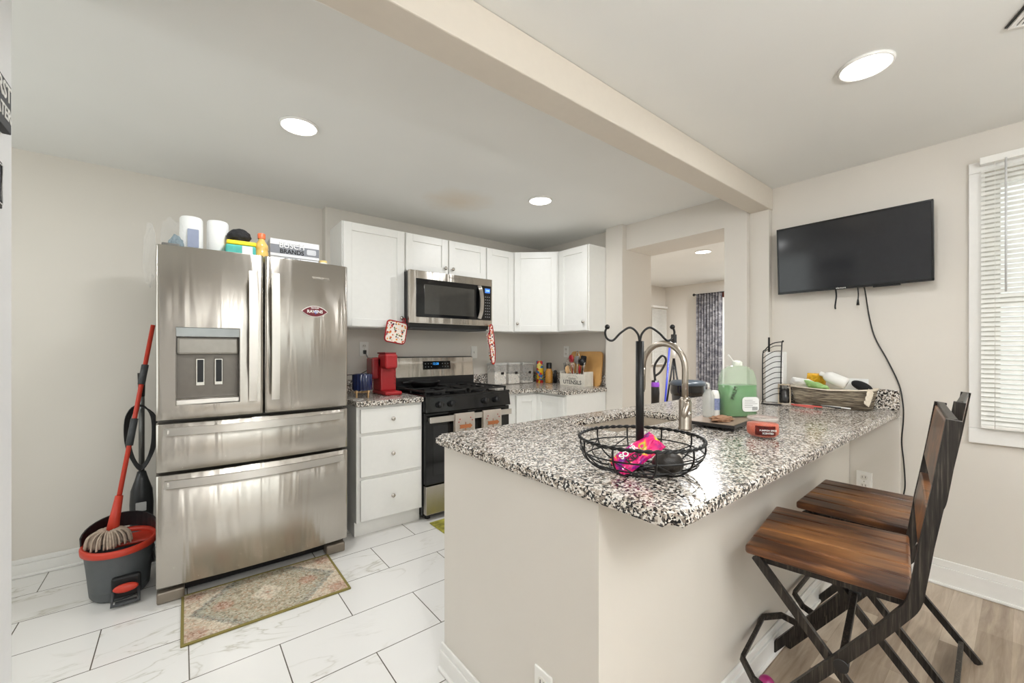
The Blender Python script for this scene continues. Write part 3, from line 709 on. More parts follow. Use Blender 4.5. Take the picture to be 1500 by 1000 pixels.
# towels hanging on the oven handle
def towel(x0, x1, label, dz):
    t = thing('dish_towel', label, 'towel', ((x0+x1)/2, 2.69, .5), 0, 'dish towels on the oven handle')
    b = nb(); n = 14; prof = [(2.712, .50), (2.711, .70), (2.709, .765), (2.703, .777), (2.692, .779), (2.684, .770), (2.682, .70), (2.680, .55+dz), (2.679, .42+dz)]
    V = [[b.verts.new((x0+(x1-x0)*i/n, y+.003*math.sin(i*1.1)*(1 if z < .72 else .0), z)) for i in range(n+1)] for y, z in prof]
    for j in range(len(prof)-1):
        for i in range(n): f = b.faces.new((V[j][i], V[j][i+1], V[j+1][i+1], V[j+1][i])); f.smooth = True
    bmesh.ops.solidify(b, geom=b.faces[:], thickness=.0022)
    part('cloth', b, M('towel_cream', (226, 216, 204), .9, bump=.4, scale=300), t)
    m = face(((x0+x1)/2, 2.6765, .66), (1, 0, 0)); b = nb()
    ar = [(-.055, -.014), (.035, -.014), (.035, -.022), (.062, 0), (.035, .022), (.035, .014), (-.055, .014), (-.048, 0)]
    prism(b, ar, 0, .0012, mat=m @ Matrix.Translation((0, .018, 0)))
    prism(b, [(-x*.9, y*.9) for x, y in ar], 0, .0012, mat=m @ Matrix.Translation((0, -.035, 0)))
    box(b, (-.003, -.08, 0), (.003, .05, .0008), mat=m)
    part('printed_arrow_signs', b, M('print_brown', (170, 104, 62), .9), t)
    b = nb()
    for a, c in ((-.05, .075), (.045, .08), (-.06, .055), (.06, .06)): prism(b, rrect(a, c, .01, .008, .003), 0, .001, mat=m)
    part('printed_leaves', b, M('print_red', (178, 52, 46), .9), t)
towel(1.605, 1.78, 'cream dish towel with brown arrow signs, nearer the left end of the oven handle', 0)
towel(1.862, 2.04, 'cream dish towel with brown arrow signs, nearer the right end of the oven handle', .02)
# skillet
t = thing('skillet', 'black cast iron skillet on the left rear burner', 'pan', (1.57, 3.13, .955))
part('pan', lathe(nb(), [(.0001, .0), (.10, 0), (.125, .045), (.13, .047), (.127, .04), (.10, .006), (.0001, .005)], (1.575, 3.13, .955), 32), iron_m, t)
part('handle', tube(nb(), [(1.45, 3.10, .995), (1.40, 3.085, 1.0), (1.36, 3.075, 1.0)], .008, 8), iron_m, t)

# patterned pot holder and oven mitt
def print_mat():
    k = NM('autumn_print'); v = k.co()
    a = k.n('ShaderNodeTexVoronoi', {'Vector': v, 'Scale': 55.}); d = a.outputs['Distance']
    sc = k.n('ShaderNodeSeparateColor', {0: a.outputs['Color']})
    spot = k.math('LESS_THAN', k.math('ADD', d, k.math('MULTIPLY', k.noise(v, 120).outputs[0], .35)), .64)
    keep = k.math('GREATER_THAN', sc.outputs[1], .15)
    col = k.ramp(sc.outputs[0], [(0, srgb(206, 96, 44)), (.3, srgb(88, 62, 70)), (.5, srgb(226, 150, 60)), (.7, srgb(176, 44, 44)), (.85, srgb(112, 124, 84))], 'CONSTANT')
    k.link(k.mix(k.math('MULTIPLY', spot, keep), srgb(238, 228, 218), col), 'Base Color'); k.p.inputs['Roughness'].default_value = .9
    return k.m
print_m = print_mat(); piping_m = M('red_piping', (160, 26, 36), .8)
t = thing('pot_holder', 'square autumn-print pot holder with red edge hanging from a cabinet knob', 'pot holder', (1.30, 3.05, 1.31))
pm = face((1.292, 3.045, 1.395), (math.cos(-.17), 0, math.sin(-.17)), (math.sin(.17), 0, math.cos(.17)))
part('quilted_pad', prism(nb(), rrect(0, 0, .158, .158, .022), 0, .009, mat=pm, bev=.002), print_m, t)
part('piping', tube(nb(), [pm @ Vector((x, y, .0045)) for x, y in rrect(0, 0, .162, .162, .024)], .006, 8, closed=True), piping_m, t)
part('hanging_loop', tube(nb(), spline([pm @ Vector(q) for q in ((.045, .078, .005), (.04, .105, .006), (.05, .118, .006), (.06, .105, .006), (.055, .078, .005))], 5), .004, 6), piping_m, t)
t = thing('oven_mitt', 'long autumn-print oven mitt with red edge hanging at the microwave corner', 'oven mitt', (2.17, 2.99, 1.14))
ol = [(-.015, .335), (.012, .340), (.022, .30), (.036, .22), (.048, .12), (.046, .03), (.034, .0), (.014, .004), (0, .06), (-.012, .14), (-.028, .19), (-.034, .245), (-.024, .27), (-.010, .25)]
mm = face((2.122, 2.968, 1.135), (1, .1, 0))
op = [(v.x, v.y) for v in spline([(x, y, 0) for x, y in ol], 4, True)]
part('quilted_body', prism(nb(), op, 0, .022, mat=mm, bev=.003), print_m, t)
part('piping', tube(nb(), [mm @ Vector((x, y, .023)) for x, y in op], .0045, 6, closed=True), piping_m, t)

# ================================================================== LEFT COUNTER ITEMS
t = thing('coffee_machine', 'red single-serve coffee machine beside the stove', 'coffee maker', (1.255, 3.10, .915))
cm = frameM((1.185, 2.985, .915), (1, 0.0, 0))
part('base', box(nb(), (0, 0, 0), (.135, .27, .030), .012, mat=cm), red_m, t)
part('tower', box(nb(), (.0, .09, .028), (.125, .26, .285), .012, mat=cm), red_m, t)
part('brew_head', box(nb(), (.0, .0, .20), (.10, .16, .315), .02, mat=cm, seg=4), red_m, t)
part('lid', box(nb(), (.004, .02, .312), (.096, .18, .325), .006, mat=cm), M('dark_red_plastic', (120, 26, 30), .4), t)
part('water_tank', box(nb(), (-.055, .12, .12), (.0, .25, .285), .014, mat=cm), M('smoked_red_tank', (140, 34, 38), .2), t)
for i, ch in enumerate('KEURIG'): text(ch, face(cm @ Vector((.112, .088, .215-.026*i)), (1, 0, 0)), .02, M('dark_letter', (84, 24, 26), .5), t)
t = thing('planter', 'small fluted navy ceramic planter on wooden legs', 'planter', (1.02, 3.0, .915))
b = nb(); seg = 72; rings = []
for r, z in ((.060, .055), (.066, .062), (.067, .165), (.064, .170), (.058, .168), (.057, .08), (.001, .078)):
    rings.append([b.verts.new(((r+(.0028*math.cos(18*2*PI*i/seg) if r > .0595 and z < .167 else 0))*math.cos(2*PI*i/seg)+1.02, (r+(.0028*math.cos(18*2*PI*i/seg) if r > .0595 and z < .167 else 0))*math.sin(2*PI*i/seg)+3.0, .915+z)) for i in range(seg)])
for a, c in zip(rings, rings[1:]):
    for i in range(seg): b.faces.new((a[i], a[(i+1) % seg], c[(i+1) % seg], c[i])).smooth = True
b.faces.new(rings[0])
part('pot', b, blue_m, t)
b = nb(); cyl(b, (1.02, 3.0, .955), .012, .012); part('stand_cross', box(b, (.965, 2.994, .950), (1.075, 3.006, .962)), wood_l, t)
for a in (.5, 2.07, 3.64, 5.21): part('leg', cyl(nb(), (1.02+.055*math.cos(a), 3.0+.055*math.sin(a), .945), .006, .06, seg=10), wood_l, t)
t = thing('power_cord', 'black cord plugged into the outlet beside the coffee machine', 'cord', (1.1, 3.36, .92))
part('plug', box(nb(), (1.158, 3.37, 1.225), (1.182, 3.392, 1.257), .004), black_m, t)
part('cable', tube(nb(), spline([(1.17, 3.37, 1.235), (1.19, 3.35, 1.18), (1.20, 3.33, 1.12), (1.12, 3.32, 1.07), (1.04, 3.3, 1.065), (.97, 3.28, 1.06), (.93, 3.27, 1.03), (.915, 3.26, .92)], 8), .003, 7), black_m, t)
solo('white_cable', tube(nb(), spline([(.925, 3.1, .918), (.95, 2.98, .918), (.985, 2.88, .918), (.94, 2.84, .918), (.91, 2.86, .918)], 6), .0025, 6), white_m, 'thin white cable lying in front of the navy planter', 'cable')

# ================================================================== CORNER COUNTER ITEMS
ZC = .9155
clear_m = M('frosted_plastic', (236, 234, 230), .12, alpha=.30)
def canister(x, y, w, d, h, label, fill, round_tag=False):
    t = thing('food_canister', label, 'canister', (x, y, ZC), 0, 'clear food canisters')
    b = nb(); box(b, (x-w/2, y-d/2, ZC), (x+w/2, y+d/2, ZC+h-.02), .008); part('container', b, clear_m, t)
    part('contents', box(nb(), (x-w/2+.005, y-d/2+.005, ZC+.004), (x+w/2-.005, y+d/2-.005, ZC+fill), .004), M('flour_white', (236, 230, 220), .9), t)
    part('lid', box(nb(), (x-w/2-.002, y-d/2-.002, ZC+h-.022), (x+w/2+.002, y+d/2+.002, ZC+h), .004), M('clear_lid', (218, 218, 214), .1, alpha=.7), t)
    m = face((x+.02, y-d/2-.001, ZC+h*.52), (1, 0, 0))
    q = part('tag', prism(nb(), rrect(0, 0, .036, .024, .011 if round_tag else .003), 0, .0012, mat=m), black_m, t)
    return t
canister(2.44, 3.285, .15, .13, .215, 'widest clear food canister with black tag, next to the stove', .12)
canister(2.615, 3.285, .145, .13, .215, 'middle clear food canister with square black tag, holding white powder', .10)
canister(2.795, 3.285, .145, .13, .215, 'clear food canister with round black tag beside the colourful tin', .02, True)
def can_mat():
    k = NM('colourful_print'); v = k.co(); a = k.n('ShaderNodeTexVoronoi', {'Vector': v, 'Scale': 38.})
    f = k.n('ShaderNodeSeparateColor', {0: a.outputs['Color']}).outputs[0]
    k.link(k.ramp(f, [(0, srgb(240, 200, 40)), (.3, srgb(210, 50, 40)), (.5, srgb(60, 120, 190)), (.7, srgb(90, 170, 80)), (.85, srgb(240, 220, 120))], 'CONSTANT'), 'Base Color')
    k.p.inputs['Roughness'].default_value = .35; return k.m
solo('tin_can', lathe(nb(), [(.0001, 0), (.037, 0), (.037, .225), (.034, .229), (.0001, .229)], (2.93, 3.19, ZC), 28), can_mat(), 'tall colourful tin between the canisters and the amber jar', 'tin')
t = thing('spice_jar', 'jar of golden seasoning with a black lid next to the colourful tin', 'jar', (2.975, 3.10, ZC))
part('glass', lathe(nb(), [(.0001, 0), (.035, 0), (.038, .01), (.038, .12), (.026, .14), (.026, .15)], (2.975, 3.10, ZC), 24), M('jar_amber', (196, 140, 62), .25, var=.3, scale=160), t)
part('lid', lathe(nb(), [(.028, .15), (.028, .205), (.024, .21), (.0001, .21)], (2.975, 3.10, ZC), 24), black_m, t)
solo('pepper_mill', lathe(nb(), [(.0001, 0), (.02, 0), (.02, .09), (.014, .1), (.018, .125), (.0001, .135)], (3.035, 3.07, ZC), 20), black_m, 'small dark pepper mill tucked behind the amber jar', 'mill')
t = thing('cutting_board', 'light wooden cutting board leaning on the wall behind the utensil crate', 'cutting board', (3.08, 2.69, ZC))
bmx = Matrix.Translation((3.045, 2.69, ZC)) @ Matrix.Rotation(math.radians(7), 4, 'Y')
b = nb(); prism(b, rrect(0, .165, .40, .33, .035), 0, .016, mat=bmx @ Matrix(((0, 0, 1, 0), (1, 0, 0, 0), (0, 1, 0, 0), (0, 0, 0, 1))), bev=.003); part('board', b, M('board_wood', (208, 160, 98), .45, var=.1, scale=8), t)
# utensil crate
white_wood = M('whitewashed_wood', (226, 220, 208), .7, var=.08, scale=22)
cr = thing('utensil_crate', 'whitewashed wooden utensil crate lettered UTENSILS', 'crate', (2.955, 2.70, ZC))
cx0, cx1, cy0, cy1 = 2.895, 3.015, 2.545, 2.860
b = nb(); box(b, (cx0, cy0+.012, ZC), (cx0+.008, cy1-.012, ZC+.115), .001); box(b, (cx1-.008, cy0+.012, ZC), (cx1, cy1-.012, ZC+.115), .001); box(b, (cx0+.008, cy0+.012, ZC), (cx1-.008, cy1-.012, ZC+.01)); part('sides', b, white_wood, cr)
for y in (cy0, cy1-.012): part('end_board', box(nb(), (cx0-.001, y, ZC), (cx1+.001, y+.012, ZC+.138), .002), white_wood, cr)
ink = M('ink_dark', (62, 60, 56), .8)
fm2 = face((cx0-.0008, 2.70, ZC+.035), (0, -1, 0))
text('UTENSILS', fm2, .052, ink, cr, sx=1.05, bold=.0005)
text('Kitchen', fm2 @ Matrix.Translation((0, .036, 0)), .03, M('ink_grey', (130, 126, 118), .8), cr)
b = nb()
for k in range(9):
    a = math.radians(25+k*16.2); prism(b, rrect(0, 0, .008, .004, .0015), 0, .0006, mat=fm2 @ Matrix.Translation((.075*math.cos(a), .028+.042*math.sin(a), 0)) @ Matrix.Rotation(a+1.57, 4, 'Z'))
part('stencil_arch', b, M('ink_grey', (130, 126, 118), .8), cr)
def utensil(name, label, kind, x, y, lean, h, mat, hm=None):
    base = Vector((x, y, ZC+.012)); d = Vector((lean[0], lean[1], 1)).normalized(); top = base+d*h
    t = thing(name, label, 'utensil', base, 0, 'kitchen utensils in the crate')
    part('handle', tube(nb(), [base, base+d*h*.72], .0045, 8), hm or mat, t)
    R_ = d.to_track_quat('Z', 'Y').to_matrix(); tc = base+d*(h*.72+.04); b = nb()
    face_r = Matrix.Rotation(PI/2, 3, 'Z')
    if kind == 'spoon': sph(b, tc, .03, (.35, 1, 1.35), rot=R_)
    elif kind == 'ladle': sph(b, tc+Vector((-.012, 0, 0)), .042, (.7, 1, .85), rot=R_)
    elif kind == 'spatula': prism(b, rrect(0, 0, .06, .085, .012), -.0015, .0015, mat=Matrix.Translation(tc) @ (R_ @ Matrix(((0, 0, 1), (1, 0, 0), (0, 1, 0)))).to_4x4())
    elif kind == 'whisk':
        for k in range(5):
            a = PI*k/5; u = R_ @ Vector((math.cos(a), math.sin(a), 0))
            tube(b, spline([tc-d*.05, tc+u*.02-d*.01, tc+u*.026+d*.03, tc+d*.05, tc-u*.026+d*.03, tc-u*.02-d*.01, tc-d*.05], 4), .0012, 5)
    elif kind == 'fork':
        for k in (-1.5, -.5, .5, 1.5): tube(b, [tc-d*.04, tc+R_ @ Vector((0, k*.009, -.01)), tc+R_ @ Vector((0, k*.010, .04))], .002, 6)
    elif kind == 'tongs':
        for s in (-1, 1): tube(b, spline([tc-d*.05, tc+R_ @ Vector((0, s*.02, 0)), tc+R_ @ Vector((0, s*.012, .04)), tc+R_ @ Vector((0, 0, .055))], 5), .004, 6)
    part('head', b, mat, t); return t
redk = M('red_silicone', (150, 20, 34), .3)
utensil('cooking_spoon', 'red cooking spoon standing tallest at the left of the crate utensils', 'spoon', 2.95, 2.735, (-.02, .10), .285, redk)
utensil('ladle', 'black ladle leaning right over the end of the crate', 'ladle', 2.95, 2.64, (-.02, -.13), .25, black_m)
utensil('kitchen_tongs', 'steel tongs at the top of the utensil bunch', 'tongs', 2.955, 2.70, (.0, -.05), .31, chrome_m)
utensil('whisk', 'steel wire whisk in the middle of the utensil crate', 'whisk', 2.94, 2.74, (-.06, .16), .22, chrome_m)
utensil('spatula', 'black slotted spatula upright behind the tongs', 'spatula', 2.975, 2.66, (.03, -.10), .27, black_m)
utensil('measuring_spoon', 'small red spoon low at the right of the crate', 'spoon', 2.93, 2.63, (-.10, -.05), .15, redk)
utensil('serving_fork', 'steel serving fork fanned over the crate front', 'fork', 2.93, 2.70, (-.10, .02), .19, chrome_m)
utensil('peeler', 'dark handled peeler standing near the left end of the crate', 'fork', 2.94, 2.82, (-.02, .06), .17, black_m)
utensil('butter_knife', 'steel spatula blade near the left end of the crate', 'spatula', 2.96, 2.80, (0, .14), .15, chrome_m)
utensil('wooden_spoon', 'wooden spoon head resting low in the crate', 'spoon', 2.925, 2.775, (-.06, .02), .14, wood_l)
utensil('grey_spoon', 'grey slotted spoon leaning toward the wall', 'spoon', 2.96, 2.69, (-.01, .02), .27, M('grey_nylon', (120, 118, 114), .35))
utensil('pasta_server', 'steel pasta server beside the black ladle', 'fork', 2.93, 2.60, (-.02, -.1), .19, chrome_m)

# ================================================================== FRIDGE-TOP ITEMS
ZF = 1.757
def roll(x, y, label):
    t = thing('paper_towel_roll', label, 'paper towels', (x, y, ZF), 0, 'paper towel rolls on the refrigerator')
    part('roll', lathe(nb(), [(.018, .003), (.046, 0), (.052, .01), (.052, .225), (.046, .235), (.018, .232)], (x, y, ZF), 32), paper_m, t)
    part('core', lathe(nb(), [(.018, .002), (.018, .232)], (x, y, ZF), 20), M('cardboard', (160, 130, 96), .8), t)
    return t
r1 = roll(.045, 2.91, 'white paper towel roll with printed blue wrapper label, left of the pair')
part('wrapper_label', prism(nb(), rrect(0, 0, .05, .10, .004), 0, .001, mat=face((.052, 2.8565, 1.87), (1, 0, 0))), M('label_bluegrey', (150, 158, 182), .5), r1)
roll(.165, 2.91, 'plain white paper towel roll, right of the pair')
def crumple(cx, cy, cz, sx, sy, sz, seed, amp=.25, flat=True):
    rnd = random.Random(seed); t = bmesh.new(); bmesh.ops.create_icosphere(t, subdivisions=4, radius=1)
    from mathutils import noise as mn
    off = Vector((seed*3.1, seed*1.7, 0))
    for v in t.verts:
        n = mn.noise(v.co*2.2+off)*amp+mn.noise(v.co*5.5+off)*amp*.5
        c = v.co*(1+n)
        if flat and c.z < -.75: c.z = -.75
        v.co = Vector((cx+c.x*sx, cy+c.y*sy, cz+c.z*sz))
    b = nb(); add(b, t); return b
film = M('clear_film', (232, 236, 238), .08, alpha=.06)
t = thing('plastic_bag', 'crinkled clear plastic bag with blue print hanging off the left top of the refrigerator', 'plastic bag', (-.03, 2.86, ZF))
part('bag', crumple(-.03, 2.87, 1.84, .055, .09, .11, 3), film, t)
part('hanging_film', crumple(-.125, 2.84, 1.755, .026, .06, .16, 5, .35, False), film, t)
part('blue_print', crumple(-.022, 2.83, 1.815, .03, .02, .05, 8), M('print_slate', (122, 142, 152), .4, alpha=.75), t)
t = thing('tissue_box', 'teal and yellow box of wipes on the refrigerator under the black cap', 'box', (.265, 2.82, ZF))
tm = Matrix.Translation((.268, 2.83, ZF)) @ Matrix.Rotation(-.06, 4, 'Z')
part('lower_packet', box(nb(), (-.072, -.05, 0), (.072, .05, .095), .008, mat=tm), M('teal_print', (78, 178, 166), .5, var=.2, scale=20), t)
part('upper_packet', box(nb(), (-.068, -.048, .096), (.074, .05, .120), .006, mat=tm), M('yellow_print', (236, 208, 30), .5), t)
part('white_flap', box(nb(), (.005, -.053, .004), (.055, -.0505, .09), mat=tm), paper_m, t)
b = crumple(.262, 2.85, 1.912, .058, .055, .044, 11, .10); solo('cap', b, M('black_mesh_fabric', (30, 30, 32), .8, bump=.4, scale=200), 'black baseball cap resting on the yellow and teal box', 'cap')
t = thing('juice_bottle', 'yellow juice bottle with an orange cap on the refrigerator', 'bottle', (.372, 2.86, ZF))
part('bottle', lathe(nb(), [(.0001, 0), (.034, 0), (.036, .02), (.036, .085), (.032, .092), (.036, .10), (.034, .125), (.018, .15), (.016, .165)], (.375, 2.86, ZF), 24), M('yellow_juice', (226, 186, 106), .12), t)
part('cap', lathe(nb(), [(.02, .163), (.021, .19), (.018, .194), (.0001, .194)], (.375, 2.86, ZF), 20), M('orange_cap', (240, 116, 70), .4), t)
def carton(x0, x1, y0, y1, z0, z1, label, cols, cat='box'):
    t = thing('carton', label, cat, ((x0+x1)/2, (y0+y1)/2, z0))
    part('box', box(nb(), (x0, y0, z0), (x1, y1, z1), .002), cols[0], t)
    if cols[1]: part('printed_band', box(nb(), (x0, y0-.001, z0+.018), (x1-.002, y0, z1-.034)), cols[1], t)
    return t
c1 = carton(.425, .700, 2.90, 3.02, 1.757, 1.838, 'lower white carton on the refrigerator under the grey band carton', (M('carton_white', (226, 226, 228), .6), None))
text('BUSCH', face((.55, 2.899, 1.822), (1, 0, 0)), .03, ink, c1)
c2 = carton(.425, .705, 2.895, 3.02, 1.839, 1.945, 'upper long carton with grey band and outlined lettering', (M('carton_white', (226, 226, 228), .6), M('band_grey', (132, 134, 140), .6)))
text('BUSCH', face((.545, 2.8933, 1.908), (1, 0, 0)), .046, M('letter_black', (20, 20, 22), .6), c2, bold=.0013)
text('BUSCH', face((.545, 2.8920, 1.908), (1, 0, 0)), .046, M('letter_white', (245, 245, 245), .6), c2, name='lettering_fill', bold=.0002)
text('BRANDS', face((.545, 2.8933, 1.872), (1, 0, 0)), .036, M('letter_black', (20, 20, 22), .6), c2, bold=.0008)
b = nb(); prism(b, rrect(0, 0, .055, .034, .008), 0, .001, mat=face((.658, 2.894, 1.885), (1, 0, 0))); part('badge', b, M('badge_light', (205, 206, 210), .6), c2)
t = thing('pill_bottle', 'small white bottle with a yellowish cap at the right end of the refrigerator top', 'bottle', (.735, 2.93, ZF))
part('bottle', lathe(nb(), [(.0001, 0), (.028, 0), (.028, .07), (.024, .078)], (.738, 2.93, ZF), 20), white_m, t)
part('cap', lathe(nb(), [(.024, .076), (.024, .092), (.0001, .094)], (.738, 2.93, ZF), 20), M('cap_yellow', (226, 200, 130), .5), t)

# ================================================================== MOP, BUCKET, VACUUM
bx, by = -.248, 2.970
t = thing('mop_bucket', 'charcoal mop bucket with red rim and foot pedal beside the refrigerator', 'bucket', (bx, by, 0))
part('tub', lathe(nb(), [(.0001, .006), (.78, .006), (.84, .02), (.93, .16), (1.0, .245), (1.03, .25), (1.0, .255), (.94, .24), (.86, .05), (.0001, .03)], (bx, by, 0), 40, sx=.138, sy=.162), M('bucket_grey', (84, 88, 90), .5), t)
part('rim', lathe(nb(), [(1.0, .238), (1.05, .240), (1.06, .262), (1.02, .272), (.93, .268), (.90, .255), (.96, .24), (1.0, .238)], (bx, by, 0), 40, sx=.142, sy=.170), mopred_m, t)
b = nb(); pts = [(bx+.142*1.02*math.cos(a), by+.170*1.02*math.sin(a), .275+.045*math.sin(a)) for a in [PI*k/16 for k in range(17)]]
part('splash_guard', tube(b, pts, 0, rect=(.085, .006), up=(0, 0, 1)), M('bucket_black', (34, 35, 37), .4), t)
part('wringer_tray', box(nb(), (bx-.03, by-.02, .232), (bx+.135, by+.13, .250), .01), mopred_m, t)
b = nb(); pm_ = Matrix.Translation((bx+.035, by-.165, 0)); box(b, (-.055, 0, .03), (.055, .03, .135), .012, mat=pm_); part('pedal_recess', b, M('recess_black', (14, 14, 15), .6), t)
b = nb(); tube(b, [pm_ @ Vector(q) for q in ((-.045, .01, .07), (-.05, -.035, .016), (.05, -.035, .016), (.045, .01, .07))], .008, 8); box(b, (-.04, -.03, .012), (.04, -.005, .022), .003, mat=pm_); part('pedal_frame', b, grey_m, t)
b = nb(); sph(b, pm_ @ Vector((0, -.018, .085)), .048, (1, .35, .45)); part('pedal', b, mopred_m, t)
t = thing('spin_mop', 'red handled string mop standing in the bucket and leaning on the refrigerator side', 'mop', (-.28, 2.93, .26))
m0, m1 = Vector((-.275, 2.925, .33)), Vector((-.125, 3.13, 1.40)); dd = m1-m0
part('handle', tube(nb(), [m0, m1], .0105, 12), mopred_m, t)
part('socket', tube(nb(), [m0-dd*.01, m0+dd*.16], [.026, .016], 14), mopred_m, t)
part('grip', tube(nb(), [m0+dd*.39, m0+dd*.52], .016, 12), grey_m, t); part('grip', tube(nb(), [m0+dd*.69, m0+dd*.79], .016, 12), grey_m, t)
b = nb(); rnd = random.Random(2)
for k in range(90):
    a = rnd.random()*2*PI; q = .25+.75*rnd.random()**.5; c = Vector((-.285, 2.91, .335)); u = Vector((math.cos(a), math.sin(a), 0))
    tube(b, spline([c+u*.012, c+u*.045*q+Vector((0, 0, .012)), c+u*.078*q+Vector((0, 0, -.01)), c+u*.088*q+Vector((0, 0, -.065+.01*rnd.random()))], 3), .0048, 5)
o = part('mop_head', b, M('mop_yarn', (176, 158, 142), .95, var=.2, scale=60), t)
vx, vy = -.185, 3.33
t = thing('stick_vacuum', 'black stick vacuum with coiled cord standing against the wall behind the bucket', 'vacuum', (vx, vy, 0))
part('body', lathe(nb(), [(.0001, .06), (.045, .08), (.052, .16), (.055, .34), (.05, .42), (.032, .48), (.02, .53), (.0001, .53)], (vx, vy, 0), 24, sy=.8), M('vacuum_black', (42, 44, 46), .3), t)
part('tube', cyl(nb(), (vx, vy, .76), .014, .50, seg=16), M('tube_grey', (110, 110, 108), .3, metal=.7), t)
part('handle', tube(nb(), [(vx, vy, .98), (vx, vy, 1.12)], [.015, .019], 12), black_m, t)
part('floor_head', box(nb(), (vx-.10, vy-.09, 0), (vx+.06, vy+.06, .07), .015), black_m, t)
part('rating_label', prism(nb(), rrect(0, 0, .048, .052, .003), 0, .001, mat=face((vx, vy-.0455, .33), (1, 0, 0))), M('label_silver', (186, 186, 184), .5), t)
b = nb()
for k in range(5):
    w = .045+.005*k; tube(b, spline([(vx-.004*k, vy-.03-.004*k, .93), (vx+w, vy-.03-.003*k, .86), (vx+w+.004, vy-.03, .72), (vx+w*.7, vy-.03, .62), (vx, vy-.035-.003*k, .57-.006*k), (vx-w*.7, vy-.03, .62), (vx-w-.006, vy-.03, .73), (vx-w, vy-.03-.004*k, .87)], 5, True), .0042, 6, closed=True)
part('coiled_cord', b, black_m, t)

# ================================================================== RUGS
def rug_mat():
    k = NM('medallion_rug'); v = k.co(); 
    s = k.n('ShaderNodeSeparateXYZ', {0: v}); nz = k.noise(v, 45, 4, .7).outputs[0]
    nn = k.math('MULTIPLY_ADD', nz, .16, -.08)
    ux = k.math('ABSOLUTE', k.math('DIVIDE', s.outputs[0], .35)); uy = k.math('ABSOLUTE', k.math('DIVIDE', s.outputs[1], .225))
    d = k.math('ADD', k.math('MULTIPLY_ADD', uy, .55, ux), nn)
    fld = k.ramp(d, [(0, srgb(150, 104, 84)), (.06, srgb(206, 190, 168)), (.18, srgb(216, 206, 186)), (.24, srgb(158, 148, 124)), (.5, srgb(164, 152, 128)), (.78, srgb(146, 142, 122)), (.90, srgb(98, 106, 104)), (.95, srgb(208, 196, 176)), (1.0, srgb(196, 178, 156))])
    f2 = k.math('PINGPONG', k.math('MULTIPLY', s.outputs[0], 1), .19)
    def ros(cx, cy, r):
        q = k.n('ShaderNodeCombineXYZ', {0: k.math('ABSOLUTE', s.outputs[0]), 1: k.math('ABSOLUTE', s.outputs[1]) if cy else s.outputs[1], 2: 0.}).outputs[0]
        dd = k.n('ShaderNodeVectorMath', {0: q, 1: (cx, cy, 0)}, operation='DISTANCE').outputs['Value']
        return k.n('ShaderNodeSeparateColor', {0: k.ramp(k.math('ADD', k.math('DIVIDE', dd, r), k.math('MULTIPLY', nn, 4)), [(.5, (1, 1, 1)), (1, (0, 0, 0))])}).outputs[0]
    c = k.mix(k.math('MULTIPLY', ros(.19, 0, .055), .8), fld, srgb(158, 96, 74))
    c = k.mix(k.math('MULTIPLY', ros(.30, .17, .055), .75), c, srgb(162, 104, 84))
    sp = k.n('ShaderNodeTexVoronoi', {'Vector': v, 'Scale': 110.}).outputs['Color']
    sr = k.n('ShaderNodeSeparateColor', {0: sp}).outputs[0]
    tint = k.ramp(sr, [(0, srgb(112, 96, 80)), (.16, srgb(188, 150, 124)), (.34, srgb(188, 180, 160)), (.75, srgb(226, 216, 198))], 'CONSTANT')
    k.link(k.mix(.42, c, tint), 'Base Color'); k.p.inputs['Roughness'].default_value = .95
    k.bump(k.noise(v, 400).outputs[0], .4); return k.m
t = thing('medallion_rug', 'small faded medallion rug with olive binding in front of the refrigerator', 'rug', (.350, 2.458, 0), -.008)
rw, rh = .345, .222
part('pile', box(nb(), (-rw, -rh, 0), (rw, rh, .008), .002), rug_mat(), t, local=True)
b = nb()
for a, c in (((-rw-.006, -rh-.006), (rw+.006, -rh+.006)), ((-rw-.006, rh-.006), (rw+.006, rh+.006)), ((-rw-.006, -rh+.006), (-rw+.006, rh-.006)), ((rw-.006, -rh+.006), (rw+.006, rh-.006))): box(b, (*a, 0), (*c, .0105), .003)
part('binding', b, M('olive_binding', (128, 116, 62), .9), t, local=True)
solo('stove_mat', box(nb(), (1.405, 2.28, 0), (2.10, 2.71, .008), .003), M('green_mat', (156, 150, 62), .9, var=.5, scale=18), 'yellow-green mat on the floor in front of the stove', 'mat')

# ================================================================== PENINSULA ITEMS
ZT = .9148
# wire fruit basket with hook stand
bc = Vector((1.034, .700, ZT)); Rv = Vector((math.sin(HEAD), -math.cos(HEAD), 0))
t = thing('fruit_basket', 'black wire fruit basket with central pole and curled hooks', 'basket', bc)
prof = [(.085, .004), (.125, .012), (.158, .035), (.172, .062), (.172, .092)]
def ring(b, r, z, th, n=48, twist=False):
    tube(b, [(bc.x+r*math.cos(2*PI*i/n), bc.y+r*math.sin(2*PI*i/n), ZT+z) for i in range(n)], th, 8, closed=True)
    if twist:
        for ph in (0, PI):
            tube(b, [(bc.x+(r+.0032*math.cos(i*.9+ph))*math.cos(2*PI*i/168), bc.y+(r+.0032*math.cos(i*.9+ph))*math.sin(2*PI*i/168), ZT+z+.0032*math.sin(i*.9+ph)) for i in range(168)], .0028, 6, closed=True)
b = nb(); ring(b, .172, .092, .0022, twist=True); part('twisted_rim', b, wire_m, t)
b = nb(); ring(b, .085, .004, .0028); ring(b, .155, .032, .0022); ring(b, .170, .058, .0022)
part('hoops', b, wire_m, t)
b = nb()
for k in range(10):
    a = 2*PI*k/10+.2; tube(b, spline([(bc.x+r*math.cos(a), bc.y+r*math.sin(a), ZT+z) for r, z in [(.0, .004)]+prof], 4), .0026, 7)
